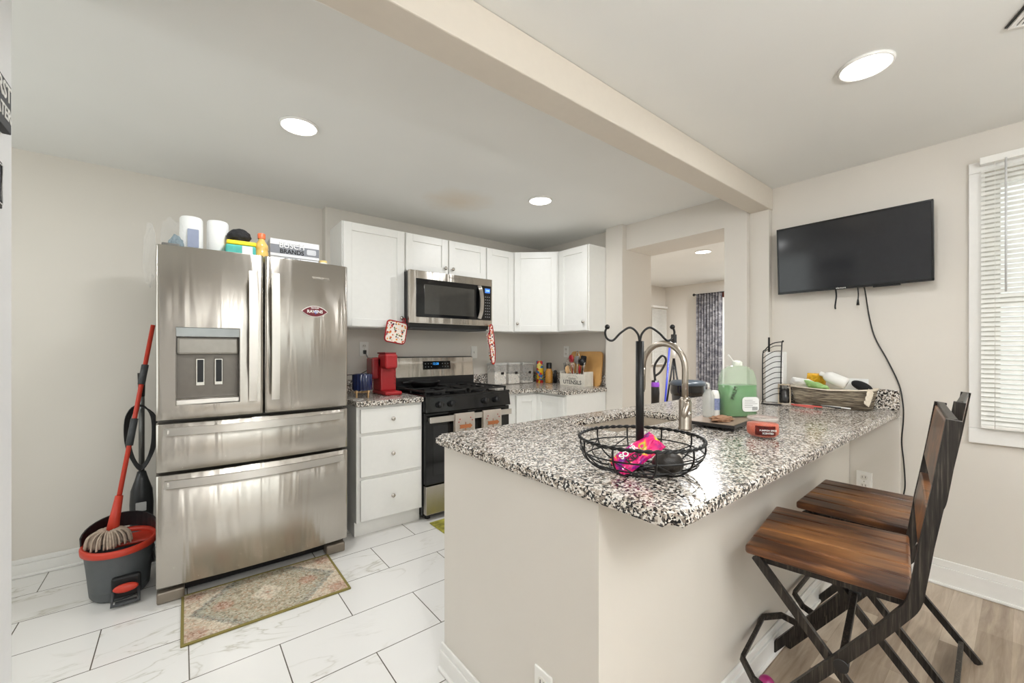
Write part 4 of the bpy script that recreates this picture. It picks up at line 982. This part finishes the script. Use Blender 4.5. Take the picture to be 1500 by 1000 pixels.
for k in range(10):
    a = 2*PI*k/10+.2; a2 = a+2*PI/10
    tube(b, spline([(bc.x+.170*math.cos(a), bc.y+.170*math.sin(a), ZT+.058), (bc.x+.155*math.cos((a+a2)/2), bc.y+.155*math.sin((a+a2)/2), ZT+.03), (bc.x+.11*math.cos(a2), bc.y+.11*math.sin(a2), ZT+.009)], 4), .0018, 6)
part('ribs', b, wire_m, t)
part('pole', cyl(nb(), (bc.x, bc.y, ZT+.187), .0115, .366, seg=20), wire_m, t)
for s in (-1, 1):
    z0 = ZT+.366; q = [(0, z0-.005), (.006, z0+.025), (.028, z0+.043), (.055, z0+.028), (.078, z0+.006), (.095, z0+.012), (.100, z0+.03), (.094, z0+.045)]
    part('hook', tube(nb(), spline([bc*1.0+Rv*s*x+Vector((0, 0, z-ZT)) for x, z in q], 6), .0032, 8), wire_m, t)
    sb = sph(nb(), bc+Rv*s*.094+Vector((0, 0, z0+.045-ZT)), .0072); part('hook_ball', sb, wire_m, t)
part('base_disc', cyl(nb(), (bc.x, bc.y, ZT+.006), .02, .01, seg=20), wire_m, t)
# candy packet
def candy_mat():
    k = NM('candy_wrapper'); v = k.co(); n = k.noise(v, 22, 2, .5, 1).outputs[0]
    k.link(k.ramp(n, [(.35, srgb(120, 30, 130)), (.45, srgb(214, 30, 110)), (.58, srgb(228, 44, 120)), (.62, srgb(240, 120, 40)), (.66, srgb(170, 200, 60)), (.70, srgb(214, 30, 110))]), 'Base Color')
    k.p.inputs['Roughness'].default_value = .2; return k.m
t = thing('candy_bag', 'crumpled pink candy bag lying in the wire fruit basket', 'candy', (1.0, .73, ZT+.03))
def pillow(w, h, th, m, n=14, seed=1):
    from mathutils import noise as mn
    b = nb(); 
    for s in (1, -1):
        V = [[None]*(n+1) for _ in range(n+1)]
        for i in range(n+1):
            for j in range(n+1):
                u, v = 2*i/n-1, 2*j/n-1; z = s*th*max(0, (1-u**4)*(1-v**4))**.5+.006*mn.noise(Vector((u*3, v*3, seed)))+.004*mn.noise(Vector((u*9, v*9, seed)))
                V[i][j] = b.verts.new(m @ Vector((u*w/2, v*h/2, z)))
        for i in range(n):
            for j in range(n):
                f = b.faces.new((V[i][j], V[i+1][j], V[i+1][j+1], V[i][j+1])); f.smooth = False
    bmesh.ops.remove_doubles(b, verts=b.verts, dist=1e-4); bmesh.ops.recalc_face_normals(b, faces=b.faces); return b
cmx = face(bc+Vector((-.045, -.02, .045)), Rv+Vector((0, 0, .22)), Vector((-.25, -.28, .75)))
cmx = Matrix.Translation(bc+Rv*(-.028)+Vector((-.01, -.03, .052))) @ Matrix.Rotation(HEAD-PI/2, 4, 'Z') @ Matrix.Rotation(-.38, 4, 'Y') @ Matrix.Rotation(.75, 4, 'X') @ Matrix.Rotation(.25, 4, 'Z')
part('wrapper', pillow(.15, .066, .012, cmx), candy_mat(), t)
text('SOUR', cmx @ Matrix.Translation((-.020, .011, .016)), .022, white_m, t, bold=.0006)
text('KIDS', cmx @ Matrix.Translation((-.018, -.010, .016)), .022, M('letter_black', (20, 20, 22), .6), t, bold=.0006)
b = nb(); sph(b, bc+Rv*.055+Vector((-.045, -.055, .037)), .034, (1.25, .95, .9), rot=Matrix.Rotation(HEAD-PI/2, 3, 'Z'), u=24, v=16); solo('avocado', b, M('avocado_skin', (30, 23, 17), .4, var=.4, scale=140, bump=.6), 'dark brown avocado in the wire fruit basket', 'avocado')

# tray with soap things
tr = thing('counter_tray', 'dark footed counter tray holding soap bottles beside the faucet', 'tray', (1.955, .885, ZT), .10)
part('board', box(nb(), (-.165, -.105, .012), (.175, .105, .026), .002), M('tray_black', (30, 28, 27), .4), tr, local=True)
part('surface', box(nb(), (-.16, -.10, .0262), (.17, .10, .0275)), M('tray_taupe', (150, 130, 112), .6), tr, local=True)
for sx in (-.15, .16):
    for sy in (-.09, .09): part('foot', cyl(nb(), (sx, sy, .006), .008, .012, seg=10), black_m, tr, local=True)
ZY = ZT+.0277
b = crumple(1.885, .855, ZY+.010, .07, .04, .013, 4, .3); solo('washcloth', b, M('brown_cloth', (160, 122, 94), .95, bump=.5, scale=150), 'folded brown washcloth on the tray next to the faucet', 'cloth')
# big dish soap jug
jx, jy = 2.085, .872; jm = Matrix.Translation((jx, jy, ZY)) @ Matrix.Rotation(HEAD-PI/2+.10, 4, 'Z')
t = thing('dish_soap_jug', 'large translucent jug of green dish soap with a white label', 'jug', (jx, jy, ZY))
def loft(prof, m, n=32, p=3.2):
    b = nb(); rings = []
    for w, d, z in prof:
        r = []
        for i in range(n):
            a = 2*PI*i/n; c, s = math.cos(a), math.sin(a)
            r.append(b.verts.new(m @ Vector((w/2*math.copysign(abs(c)**(2/p), c), d/2*math.copysign(abs(s)**(2/p), s), z))))
        rings.append(r)
    for a, c in zip(rings, rings[1:]):
        for i in range(n): b.faces.new((a[i], a[(i+1) % n], c[(i+1) % n], c[i])).smooth = True
    b.faces.new(rings[0]); b.faces.new(rings[-1]); bmesh.ops.recalc_face_normals(b, faces=b.faces); return b
part('soap', loft([(.150, .088, .003), (.166, .098, .012), (.168, .10, .09), (.164, .098, .150)], jm), M('green_soap', (58, 132, 62), .25), t, label='green liquid filling the lower part')
part('bottle', loft([(.156, .092, .0), (.172, .102, .010), (.174, .104, .09), (.170, .102, .155), (.164, .098, .185), (.140, .084, .218), (.085, .058, .236), (.045, .040, .242)], jm), M('jug_clear', (196, 222, 190), .12, alpha=.30), t)
part('cap', lathe(nb(), [(.022, 0), (.022, .016), (.012, .022), (.0001, .024)], jm @ Vector((0, 0, .242)), 20), M('cap_translucent', (226, 230, 216), .3), t)
part('carry_loop', tube(nb(), spline([jm @ Vector(q) for q in ((.015, 0, .25), (-.02, 0, .262), (-.035, 0, .28), (-.045, 0, .292))], 5), .004, 8), white_m, t)
part('label', prism(nb(), rrect(0, 0, .082, .068, .016), 0, .0012, mat=jm @ face((.030, -.0535, .062), (1, 0, 0))), paper_m, t)
b = nb()
for k in range(5): box(b, (-.03, .018-.008*k, .0013), (.01+.012*(k % 3), .0195-.008*k, .0016), mat=jm @ face((.030, -.0535, .062), (1, 0, 0)))
for k in range(9): box(b, (.008+.003*k, -.028, .0013), (.0095+.003*k, -.012, .0016), mat=jm @ face((.030, -.0535, .062), (1, 0, 0)))
part('label_print', b, M('print_grey', (110, 108, 106), .7), t)
text('PALM', jm @ face((-.050, -.0530, .115), (.3, 0, 1), (-1, 0, .3)), .026, ink, t)
# hand soap and spray bottle
t = thing('pump_bottle', 'clear pump bottle between the faucet and the green soap jug', 'bottle', (1.985, .945, ZY))
part('bottle', lathe(nb(), [(.0001, 0), (.024, 0), (.026, .01), (.026, .10), (.014, .122), (.013, .13)], (1.950, .945, ZY), 24), M('clear_bottle', (214, 216, 210), .08, alpha=.45), t)
part('pump', tube(nb(), [(1.950, .945, ZY+.13), (1.950, .945, ZY+.155), (1.945, .955, ZY+.158)], .006, 8), white_m, t)
t = thing('spray_can', 'white bottle with blue print standing next to the green soap jug', 'bottle', (2.03, .925, ZY))
part('bottle', lathe(nb(), [(.0001, 0), (.021, 0), (.022, .008), (.022, .10), (.016, .118), (.012, .122), (.0001, .122)], (2.004, .940, ZY), 24), white_m, t)
part('printed_band', lathe(nb(), [(.0223, .03), (.0223, .085)], (2.004, .940, ZY), 24), M('band_blue', (132, 140, 176), .5, var=.3, scale=70), t)
# candle
t = thing('jar_candle', 'orange candle in a glass jar on the open granite', 'candle', (1.80, .655, ZT))
ca = (1.795, .655, ZT)
part('jar', lathe(nb(), [(.0001, 0), (.045, 0), (.056, .012), (.058, .03), (.056, .055), (.050, .066), (.051, .082), (.053, .084), (.054, .082)], ca, 40), M('jar_glass', (225, 222, 216), .04, alpha=.14), t)
part('wax', lathe(nb(), [(.0001, .006), (.043, .006), (.0535, .016), (.0555, .03), (.0535, .055), (.0001, .057)], ca, 40), M('orange_wax', (204, 80, 36), .4), t)
part('lid_rim', lathe(nb(), [(.052, .068), (.0545, .070), (.0545, .078), (.052, .080)], ca, 40), M('rim_glass', (214, 208, 200), .05, alpha=.6), t)
b = nb(); n = 14; V = []
vd = math.atan2(-ca[1], -ca[0])+.18
for i in range(n+1):
    a = vd-.62+1.24*i/n; V.append((b.verts.new((ca[0]+.0588*math.cos(a), ca[1]+.0588*math.sin(a), ZT+.016)), b.verts.new((ca[0]+.0585*math.cos(a), ca[1]+.0585*math.sin(a), ZT+.052))))
for i in range(n): b.faces.new((V[i][0], V[i+1][0], V[i+1][1], V[i][1]))
bmesh.ops.solidify(b, geom=b.faces[:], thickness=.0006)
part('label', b, M('candle_label', (120, 34, 26), .5, var=.5, scale=60), t)
vdir = Vector((math.cos(vd+.12), math.sin(vd+.12), 0)); rt = Vector((0, 0, 1)).cross(vdir)
for s, z, sz in (('PUMPKIN SPICE', .036, .0085), ('SCENTED', .025, .009)): text(s, face(Vector(ca)+vdir*.0602+Vector((0, 0, z)), rt), sz, white_m, t, bold=.0002)

# wire spiral rack + paper towel
rx, ry = 2.985, 1.03
t = thing('wire_mail_rack', 'black arched wire rack with many curved rungs standing against the pilaster', 'rack', (rx, ry, ZT))
u = Vector((.35, -.94, 0)).normalized()
c0 = Vector((rx, ry, ZT))
part('arched_frame', tube(nb(), spline([c0-u*.055+Vector((0, 0, .0)), c0-u*.055+Vector((0, 0, .30)), c0-u*.04+Vector((0, 0, .345)), c0+u*.0+Vector((0, 0, .385)), c0+u*.055+Vector((0, 0, .395)), c0+u*.05+Vector((0, 0, .385)), c0+u*.045+Vector((0, 0, .2)), c0+u*.045], 6), .0035, 7), wire_m, t)
b = nb()
for k in range(10):
    z = .05+.034*k; tube(b, spline([c0-u*.055+Vector((0, 0, z-.035)), c0-u*.03+Vector((-.03, -.01, z-.012)), c0+u*.01+Vector((-.03, -.01, z+.012)), c0+u*.05+Vector((0, 0, z+.014))], 4), .0024, 6)
part('rungs', b, wire_m, t)
part('finial', tube(nb(), [c0-u*.02+Vector((.0, .0, .33)), c0-u*.02+Vector((0, 0, .425)), ], .006, 10), wire_m, t)
part('base', tube(nb(), spline([c0-u*.055, c0-u*.05+Vector((-.09, -.03, .003)), c0+u*.05+Vector((-.09, -.03, .003)), c0+u*.055], 5), .004, 7), wire_m, t)
solo('tall_box', box(nb(), (3.03, .985, ZT), (3.10, 1.09, ZT+.33), .006), paper_m, 'tall plain white box standing behind the black wire rack', 'box')

# wicker basket with liner and goods
def wicker():
    k = NM('grey_wicker'); v = k.co(); n = k.noise(k.mp(v, sc=(8, 14, 260)), 1, 3, .6).outputs[0]
    k.link(k.ramp(n, [(.36, srgb(58, 50, 42)), (.5, srgb(126, 112, 94)), (.62, srgb(168, 156, 134))]), 'Base Color'); k.p.inputs['Roughness'].default_value = .8
    k.bump(n, .9, .006); return k.m
gx, gy = 3.065, .735
t = thing('wicker_basket', 'long grey woven basket with a cream cloth liner below the television', 'basket', (gx, gy, ZT), -.02)
def tray_loft(w0, l0, w1, l1, z0, z1, sag, th=.006, n=24, p=6):
    b = nb()
    def rg(w, l, z, sg):
        r = []
        for i in range(n*2):
            a = PI*i/n; c, s = math.cos(a), math.sin(a); x = w/2*math.copysign(abs(c)**(2/p), c); y = l/2*math.copysign(abs(s)**(2/p), s)
            r.append(b.verts.new((x, y, z-sg*(1-(2*y/l)**2))))
        return r
    R_ = [rg(w0, l0, z0, 0), rg((w0+w1)/2, (l0+l1)/2, (z0+z1)/2, sag*.5), rg(w1, l1, z1, sag), rg(w1-th*2, l1-th*2, z1, sag), rg(w0-th*2, l0-th*2, z0+th, 0)]
    for a, c in zip(R_, R_[1:]):
        for i in range(n*2): b.faces.new((a[i], a[(i+1) % (2*n)], c[(i+1) % (2*n)], c[i])).smooth = True
    b.faces.new(R_[0]); b.faces.new(R_[-1]); bmesh.ops.recalc_face_normals(b, faces=b.faces); return b
part('weave', tray_loft(.15, .36, .18, .40, 0, .115, .012), wicker(), t, local=True)
liner = M('cream_liner', (226, 214, 196), .9, bump=.3, scale=60)
part('liner', tray_loft(.162, .385, .190, .412, .098, .125, .014, .01), liner, t, local=True)
part('liner_corner', pillow(.09, .05, .004, Matrix.Translation((-.092, -.188, .078)) @ Euler((PI/2, .5, -.3)).to_matrix().to_4x4() @ Matrix.Rotation(PI/2, 4, 'Z')), liner, t, local=True)
part('rim', tube(nb(), [(-.09, .19, .118), (-.094, .0, .106), (-.09, -.19, .118)], .004, 6), liner, t, local=True)
GB = 'goods in the wicker basket'
def inb(name, label, cat, bm, mat): return solo(name, bm, mat, label, cat, GB)
def pk(x, y, z, w, h, th, e, seed): return pillow(w, h, th, Matrix.Translation((x, y, z)) @ Euler(e).to_matrix().to_4x4(), seed=seed)
inb('white_packet', 'crumpled white packet at the left end of the wicker basket', 'packet', pk(3.04, .885, ZT+.135, .10, .12, .018, (.2, .5, .4), 2), paper_m)
inb('yellow_packet', 'yellow snack packet sticking up from the wicker basket', 'packet', pk(3.06, .815, ZT+.155, .10, .10, .012, (.1, 1.1, .5), 3), M('yellow_pack', (226, 172, 40), .35, var=.2, scale=40))
inb('green_packet', 'pale green packet below the yellow one in the basket', 'packet', pk(3.02, .80, ZT+.123, .08, .13, .014, (.3, .5, .1), 4), M('pale_green_pack', (160, 200, 130), .5))
t = thing('lotion_bottle', 'white plastic bottle lying in the middle of the wicker basket', 'bottle', (3.04, .70, ZT+.11), 0, GB)
part('bottle', lathe(nb(), [(.0001, 0), (.030, 0), (.034, .01), (.034, .09), (.02, .115), (.012, .118)], (3.035, .66, ZT+.145), 24, rot=Euler((-1.15, -.1, 0)).to_matrix(), sx=1), white_m, t)
part('cap', lathe(nb(), [(.013, .117), (.013, .14), (.0001, .142)], (3.035, .66, ZT+.145), 16, rot=Euler((-1.15, -.1, 0)).to_matrix()), white_m, t)
inb('paper_sheet', 'white folded paper standing at the back of the wicker basket', 'paper', box(nb(), (3.105, .575, ZT+.10), (3.110, .83, ZT+.175), .001), paper_m)
b = nb(); sph(b, (3.045, .593, ZT+.135), .04, (.8, 1.35, .65), rot=Euler((.45, 0, -.1)).to_matrix()); inb('black_pouch', 'black tapered pouch at the right end of the wicker basket', 'pouch', b, M('black_cloth', (16, 16, 18), .8))
# small frame box + dark jar left of basket
t = thing('shadow_box', 'small beige framed box beside the left end of the wicker basket', 'frame', (3.03, .985, ZT))
b = nb(); fy0, fy1, fx_ = .955, 1.005, 3.0
fm3 = frameM((2.985, 1.000, ZT), (.25, -.97, 0))
for a, c in (((0, 0, 0), (.006, .05, .125)), ((.062, 0, 0), (.068, .05, .125)), ((0, 0, .119), (.068, .05, .125)), ((0, 0, 0), (.068, .05, .005))): box(b, a, c, mat=fm3)
part('frame', b, M('beige_frame', (196, 180, 156), .6), t)
solo('dark_jar', lathe(nb(), [(.0001, 0), (.024, 0), (.026, .02), (.022, .085), (.0001, .09)], fm3 @ Vector((.036, .025, .006)), 20), M('smoked_glass', (58, 56, 54), .15, var=.5, scale=60), 'dark glass jar standing inside the beige frame', 'jar')
b = crumple(3.13, 1.035, ZT+.10, .02, .035, .05, 6, .3); solo('paper_bag', b, M('greige_bag', (170, 160, 142), .7), 'crumpled greyish bag between the wire rack and the beige frame', 'bag')
# pens and plastic sleeve
t = thing('plastic_sleeve', 'clear plastic sleeve lying in front of the wicker basket', 'sleeve', (2.93, .80, ZT))
part('film', pk(2.925, .82, ZT+.009, .09, .26, .004, (0, 0, .1), 9), M('clear_film_sheet', (226, 214, 200), .08, alpha=.35), t)
for lab, a, c, mt in (('red pencil lying on the granite in front of the basket', (2.87, .89), (2.885, .74), M('pencil_red', (214, 84, 74), .5)), ('pink-red pen crossing the red pencil', (2.84, .87), (2.80, .76), M('pen_pink', (206, 96, 90), .5)), ('black pen lying on the plastic sleeve', (2.93, .80), (2.915, .66), black_m), ('white pen beside the black pen', (2.945, .76), (2.93, .62), white_m)):
    solo('pen', tube(nb(), [(a[0], a[1], ZT+.016), ((a[0]+c[0])/2, (a[1]+c[1])/2, ZT+.016), (c[0], c[1], ZT+.014)], .004, 8), mt, lab, 'pen', 'pens on the counter')

# ================================================================== TELEVISION
tv = thing('television', 'wall-mounted black flat television tilted slightly down', 'television', (3.12, .68, 1.63))
c_bl, c_tl, c_br = Vector((3.125, 1.045, 1.628)), Vector((3.098, 1.045, 2.056)), Vector((3.125, .310, 1.628))
W_, H_ = (c_br-c_bl).length, (c_tl-c_bl).length
tm_ = face(c_bl, c_br-c_bl, c_tl-c_bl)
part('housing', box(nb(), (0, 0, -.030), (W_, H_, 0), .005, mat=tm_), M('tv_case', (22, 22, 24), .35), tv)
b = nb()
for a, c in (((0, 0), (W_, .014)), ((0, H_-.009), (W_, H_)), ((0, 0), (.009, H_)), ((W_-.009, 0), (W_, H_))): box(b, (*a, -.001), (*c, .004), .001, mat=tm_)
part('bezel', b, M('tv_bezel', (14, 14, 15), .25), tv)
part('screen', box(nb(), (.008, .013, -.001), (W_-.008, H_-.008, .0015), mat=tm_), M('tv_screen', (40, 41, 44), .10), tv)
text('element', tm_ @ Matrix.Translation((W_*.46, .007, .0045)), .015, white_m, tv)
part('wall_bracket', box(nb(), (3.13, .50, 1.72), (3.189, .86, 1.95), .003), black_m, tv)
part('sensor_bar', box(nb(), (W_*.66, -.008, -.02), (W_*.82, .001, .0), .002, mat=tm_), black_m, tv)
solo('pull_strap', tube(nb(), spline([(3.14, .738, 1.64), (3.15, .736, 1.59), (3.15, .742, 1.53), (3.15, .740, 1.51)], 4), 0, rect=(.003, .008), up=(1, 0, 0)), black_m, 'short black strap hanging below the television, left of the cord', 'strap')
t = thing('loose_plug', 'short black cable with plug end dangling under the television', 'cable', (3.15, .63, 1.50))
part('cable', tube(nb(), spline([(3.14, .632, 1.64), (3.15, .630, 1.59), (3.15, .632, 1.555)], 4), .0032, 7), black_m, t)
part('plug', tube(nb(), [(3.15, .632, 1.56), (3.15, .632, 1.525)], [.004, .008], 8), black_m, t)
cpix = [(3.14, .605, 1.64), (3.16, .600, 1.60), (3.182, .585, 1.45), (3.184, .560, 1.33), (3.18, .505, 1.20), (3.18, .455, 1.06), (3.165, .437, .95), (3.165, .436, .86), (3.176, .444, .74), (3.176, .435, .62), (3.176, .43, .50), (3.176, .437, .42), (3.176, .43, .28)]
solo('hanging_cord', tube(nb(), spline(cpix, 6), .0036, 8), black_m, 'long black cord running from the television down past the counter end', 'cord')

# ================================================================== BAR STOOLS
def make_stool():
    t = thing('bar_stool', 'folding-style bar stool with dark wooden plank seat, the nearer of the two', 'stool', (1.703, .408, 0), math.radians(8), 'bar stools at the peninsula')
    hw, zs = .243, .622
    b = nb(); npl = 5; pw = .464/npl
    for i in range(npl):
        x0 = -.232+i*pw; box(b, (x0+.0005, -.188, zs-.030), (x0+pw-.0005, .207, zs), .009, seg=3)
    part('seat', b, wood_m, t, local=True)
    b = nb(); box(b, (-.21, .155, zs-.052), (.21, .175, zs-.031)); box(b, (-.21, -.19, zs-.052), (.21, -.17, zs-.031)); box(b, (-.21, -.19, zs-.052), (-.19, .175, zs-.031)); box(b, (.19, -.19, zs-.052), (.21, .175, zs-.031))
    part('seat_frame', b, bar_m, t, local=True)
    for s in (-1, 1):
        x = s*hw
        pth = [(x, -.263, 1.085), (x, -.238, .91)]+[tuple(v) for v in spline([(x, -.214, .76), (x, -.202, .67), (x, -.190, .60), (x, -.160, .548), (x, -.130, .502)], 5)]+[(x, -.04, .378), (x, .230, .012)]
        part('back_post', tube(nb(), pth+[(x, .236, .003)], 0, rect=(.029, .020), up=(0, 1, .3)), bar_m, t, local=True)
        x2 = s*(hw-.024)
        part('leg', tube(nb(), [(x2, .178, zs-.033), (x2, -.300, .003)], 0, rect=(.024, .018), up=(0, 1, .5)), bar_m, t, local=True)
        part('pivot', cyl(nb(), (s*(hw-.010), -.043, .365), .018, .05, 'X', 16), iron_m, t, local=True)
    part('footrest', tube(nb(), [(-.232, .130, .17), (-.222, .185, .185), (-.15, .235, .19), (.15, .235, .19), (.222, .185, .185), (.232, .130, .17)], 0, rect=(.022, .012), up=(0, 0, 1)), bar_m, t, local=True)
    part('stretcher', box(nb(), (-.21, -.052, .352), (.21, -.034, .374), .002), bar_m, t, local=True)
    part('stretcher', box(nb(), (-.2, -.258, .055), (.2, -.243, .077), .002), bar_m, t, local=True)
    part('underseat_bracket', box(nb(), (-.06, -.08, zs-.075), (.06, .05, zs-.045), .006), iron_m, t, local=True)
    for z0, z1, nm in ((.90, 1.075, 'upper_back_board'), (.74, .845, 'lower_back_board')):
        zc = (z0+z1)/2; yc = -.214-(zc-.76)*.154
        m = Matrix.Translation((0, yc+.002, zc)) @ Matrix.Rotation(math.radians(8.7), 4, 'X')
        part(nm, box(nb(), (-.232, -.011, -(z1-z0)/2), (.232, .011, (z1-z0)/2), .004, mat=m), wood_m, t, local=True)
    part('top_rail', box(nb(), (-.232, -.271, 1.070), (.232, -.254, 1.086), .002), bar_m, t, local=True)
    return t
s1 = make_stool()
s2 = copy_tree(s1); s2.location = (2.262, .412, 0); s2.rotation_euler = (0, 0, math.radians(2)); s2['label'] = 'folding-style bar stool with dark wooden plank seat, the farther one near the television wall'
b = nb(); sph(b, (1.690, .603, .027), .027, u=24, v=16); solo('toy_ball', b, M('magenta_rubber', (158, 34, 104), .3), 'small magenta ball on the floor under the near bar stool', 'ball')

# ================================================================== LEFT WALL SIGNS
sg = thing('wall_sign', 'charcoal wooden word sign at the far left edge, upper of two', 'sign', (-.372, 1.70, 1.91), 0, 'word signs on the left wall')
# a viewer facing the wall (looking to -X) sees +Y to the right
part('board', box(nb(), (-.379, 1.38, 1.845), (-.362, 1.737, 1.975), .002), M('sign_charcoal', (52, 52, 54), .6), sg)
text('FIRST', face((-.3612, 1.731, 1.942), (0, 1, 0)), .062, white_m, sg, align='RIGHT', bold=.001)
text('LATER', face((-.3612, 1.731, 1.886), (0, 1, 0)), .048, white_m, sg, align='RIGHT', bold=.001)
sg2 = thing('wall_sign', 'small dark word sign at the far left edge, lower of two', 'sign', (-.372, 1.6, 1.65), 0, 'word signs on the left wall')
part('board', box(nb(), (-.379, 1.40, 1.625), (-.362, 1.665, 1.745), .002), M('sign_charcoal', (52, 52, 54), .6), sg2)
part('white_border', tube(nb(), [(-.3605, y, z) for y, z in ((1.41, 1.635), (1.655, 1.635), (1.655, 1.735), (1.41, 1.735))], .002, 5, closed=True), white_m, sg2)

# ================================================================== FAR ROOM
def curtain_mat():
    k = NM('grey_pattern_curtain'); v = k.co(); n = k.noise(k.mp(v, sc=(1, 9, 9)), 1.6, 5, .7, 1).outputs[0]
    k.link(k.ramp(n, [(.4, srgb(128, 126, 134)), (.5, srgb(176, 173, 178)), (.6, srgb(216, 213, 214))]), 'Base Color'); k.p.inputs['Roughness'].default_value = .9; return k.m
b = nb(); n = 90; y0, y1 = 3.02, 3.42; rows = [2.17, 1.9, 1.2, .6, .06]; V = []
for z in rows:
    V.append([b.verts.new((6.66+.03*math.sin(i*.62+.3*z)+.01*math.sin(i*1.7), y0+(y1-y0)*i/n, z)) for i in range(n+1)])
for j in range(len(rows)-1):
    for i in range(n): b.faces.new((V[j][i], V[j][i+1], V[j+1][i+1], V[j+1][i])).smooth = True
bmesh.ops.solidify(b, geom=b.faces[:], thickness=.003)
solo('curtain', b, curtain_mat(), 'grey patterned curtain panel at the far room window', 'curtain')
t = thing('curtain_rod', 'black curtain rod above the grey curtain in the far room', 'curtain rod', (6.66, 2.9, 2.17))
part('rod', tube(nb(), [(6.66, 1.9, 2.17), (6.66, 3.45, 2.17)], .009, 10), black_m, t)
part('finial', sph(nb(), (6.66, 3.47, 2.17), .022), black_m, t)
b = nb()
for y in (3.44, 1.95): box(b, (6.66, y-.006, 2.16), (6.78, y+.006, 2.18))
part('bracket', b, black_m, t)
# trash can
tx, ty = 5.45, 2.93
t = thing('trash_can', 'black trash can with a grey lid and bag edge in the far room', 'trash can', (tx, ty, 0))
part('bin', lathe(nb(), [(.0001, 0), (.17, 0), (.215, .78), (.0001, .78)], (tx, ty, 0), 32), M('bin_black', (24, 24, 27), .25), t)
part('lid', lathe(nb(), [(.235, .775), (.24, .80), (.20, .835), (.0001, .85)], (tx, ty, 0), 32), M('lid_bluegrey', (58, 66, 74), .35), t)
part('bag_edge', lathe(nb(), [(.218, .77), (.228, .70), (.222, .66), (.21, .64)], (tx, ty, 0), 24), M('bag_black', (12, 12, 14), .15), t)
# cleaning tools
t = thing('cordless_vacuum', 'dark cordless vacuum with a purple band and looped handle in the far room', 'vacuum', (4.85, 3.03, 0))
qx, qy = 4.80, 3.02
part('body', lathe(nb(), [(.0001, .55), (.05, .56), (.055, .7), (.045, .86), (.0001, .87)], (qx, qy, 0), 20), black_m, t)
part('purple_band', lathe(nb(), [(.0505, .78), (.054, .80), (.048, .84)], (qx, qy, 0), 20), M('purple_plastic', (140, 70, 190), .3), t)
part('handle_loop', tube(nb(), spline([(qx, qy, .86), (qx+.02, qy+.02, 1.05), (qx+.06, qy-.06, 1.18), (qx+.09, qy-.10, 1.12), (qx+.05, qy-.05, .98), (qx, qy, .92)], 6), .015, 8), black_m, t)
part('wand', tube(nb(), [(qx, qy, .56), (qx, qy, .03)], .018, 10), grey_m, t)
t = thing('blue_broom', 'blue handled broom leaning in the far room', 'broom', (5.0, 3.0, 0))
part('handle', tube(nb(), [(4.93, 3.0, .1), (5.25, 3.08, 1.30)], .013, 8), M('blue_handle', (62, 74, 190), .3), t)
part('bristles', box(nb(), (4.82, 2.93, 0), (5.04, 3.0, .12), .01), black_m, t)
t = thing('folded_tripod', 'black and white folded tripod standing behind the trash can', 'tripod', (6.0, 3.45, 0))
part('head', box(nb(), (5.96, 3.42, 1.36), (6.04, 3.48, 1.5), .01), black_m, t)
part('column', cyl(nb(), (6.0, 3.45, 1.25), .03, .25, seg=12), white_m, t)
for s in (-.12, 0, .12): part('leg', tube(nb(), [(6.0, 3.45, 1.15), (6.0+s*.3, 3.45-s*1.4, .02)], .014, 8), black_m, t)

# uplighter added behind the camera, out of view, to brighten the ceiling
t = thing('fill_uplighter', 'tall unseen uplighter added behind the camera to brighten the ceiling', 'lamp', (.55, -1.3, 0))
part('base', lathe(nb(), [(.0001, .02), (.12, .018), (.13, 0)], (.55, -1.3, 0), 32), grey_m, t)
part('pole', cyl(nb(), (.55, -1.3, .80), .012, 1.56, seg=12), grey_m, t)
part('bowl', lathe(nb(), [(.0001, 1.57), (.08, 1.59), (.16, 1.66), (.165, 1.665), (.155, 1.665), (.08, 1.60), (.0001, 1.585)], (.55, -1.3, 0), 32), white_m, t)
UP_FILL = lamp(.55, -1.3, 1.66, 84, .26); UP_FILL.rotation_euler = (PI, 0, 0)  # added fill aimed upward, bounces off the ceiling
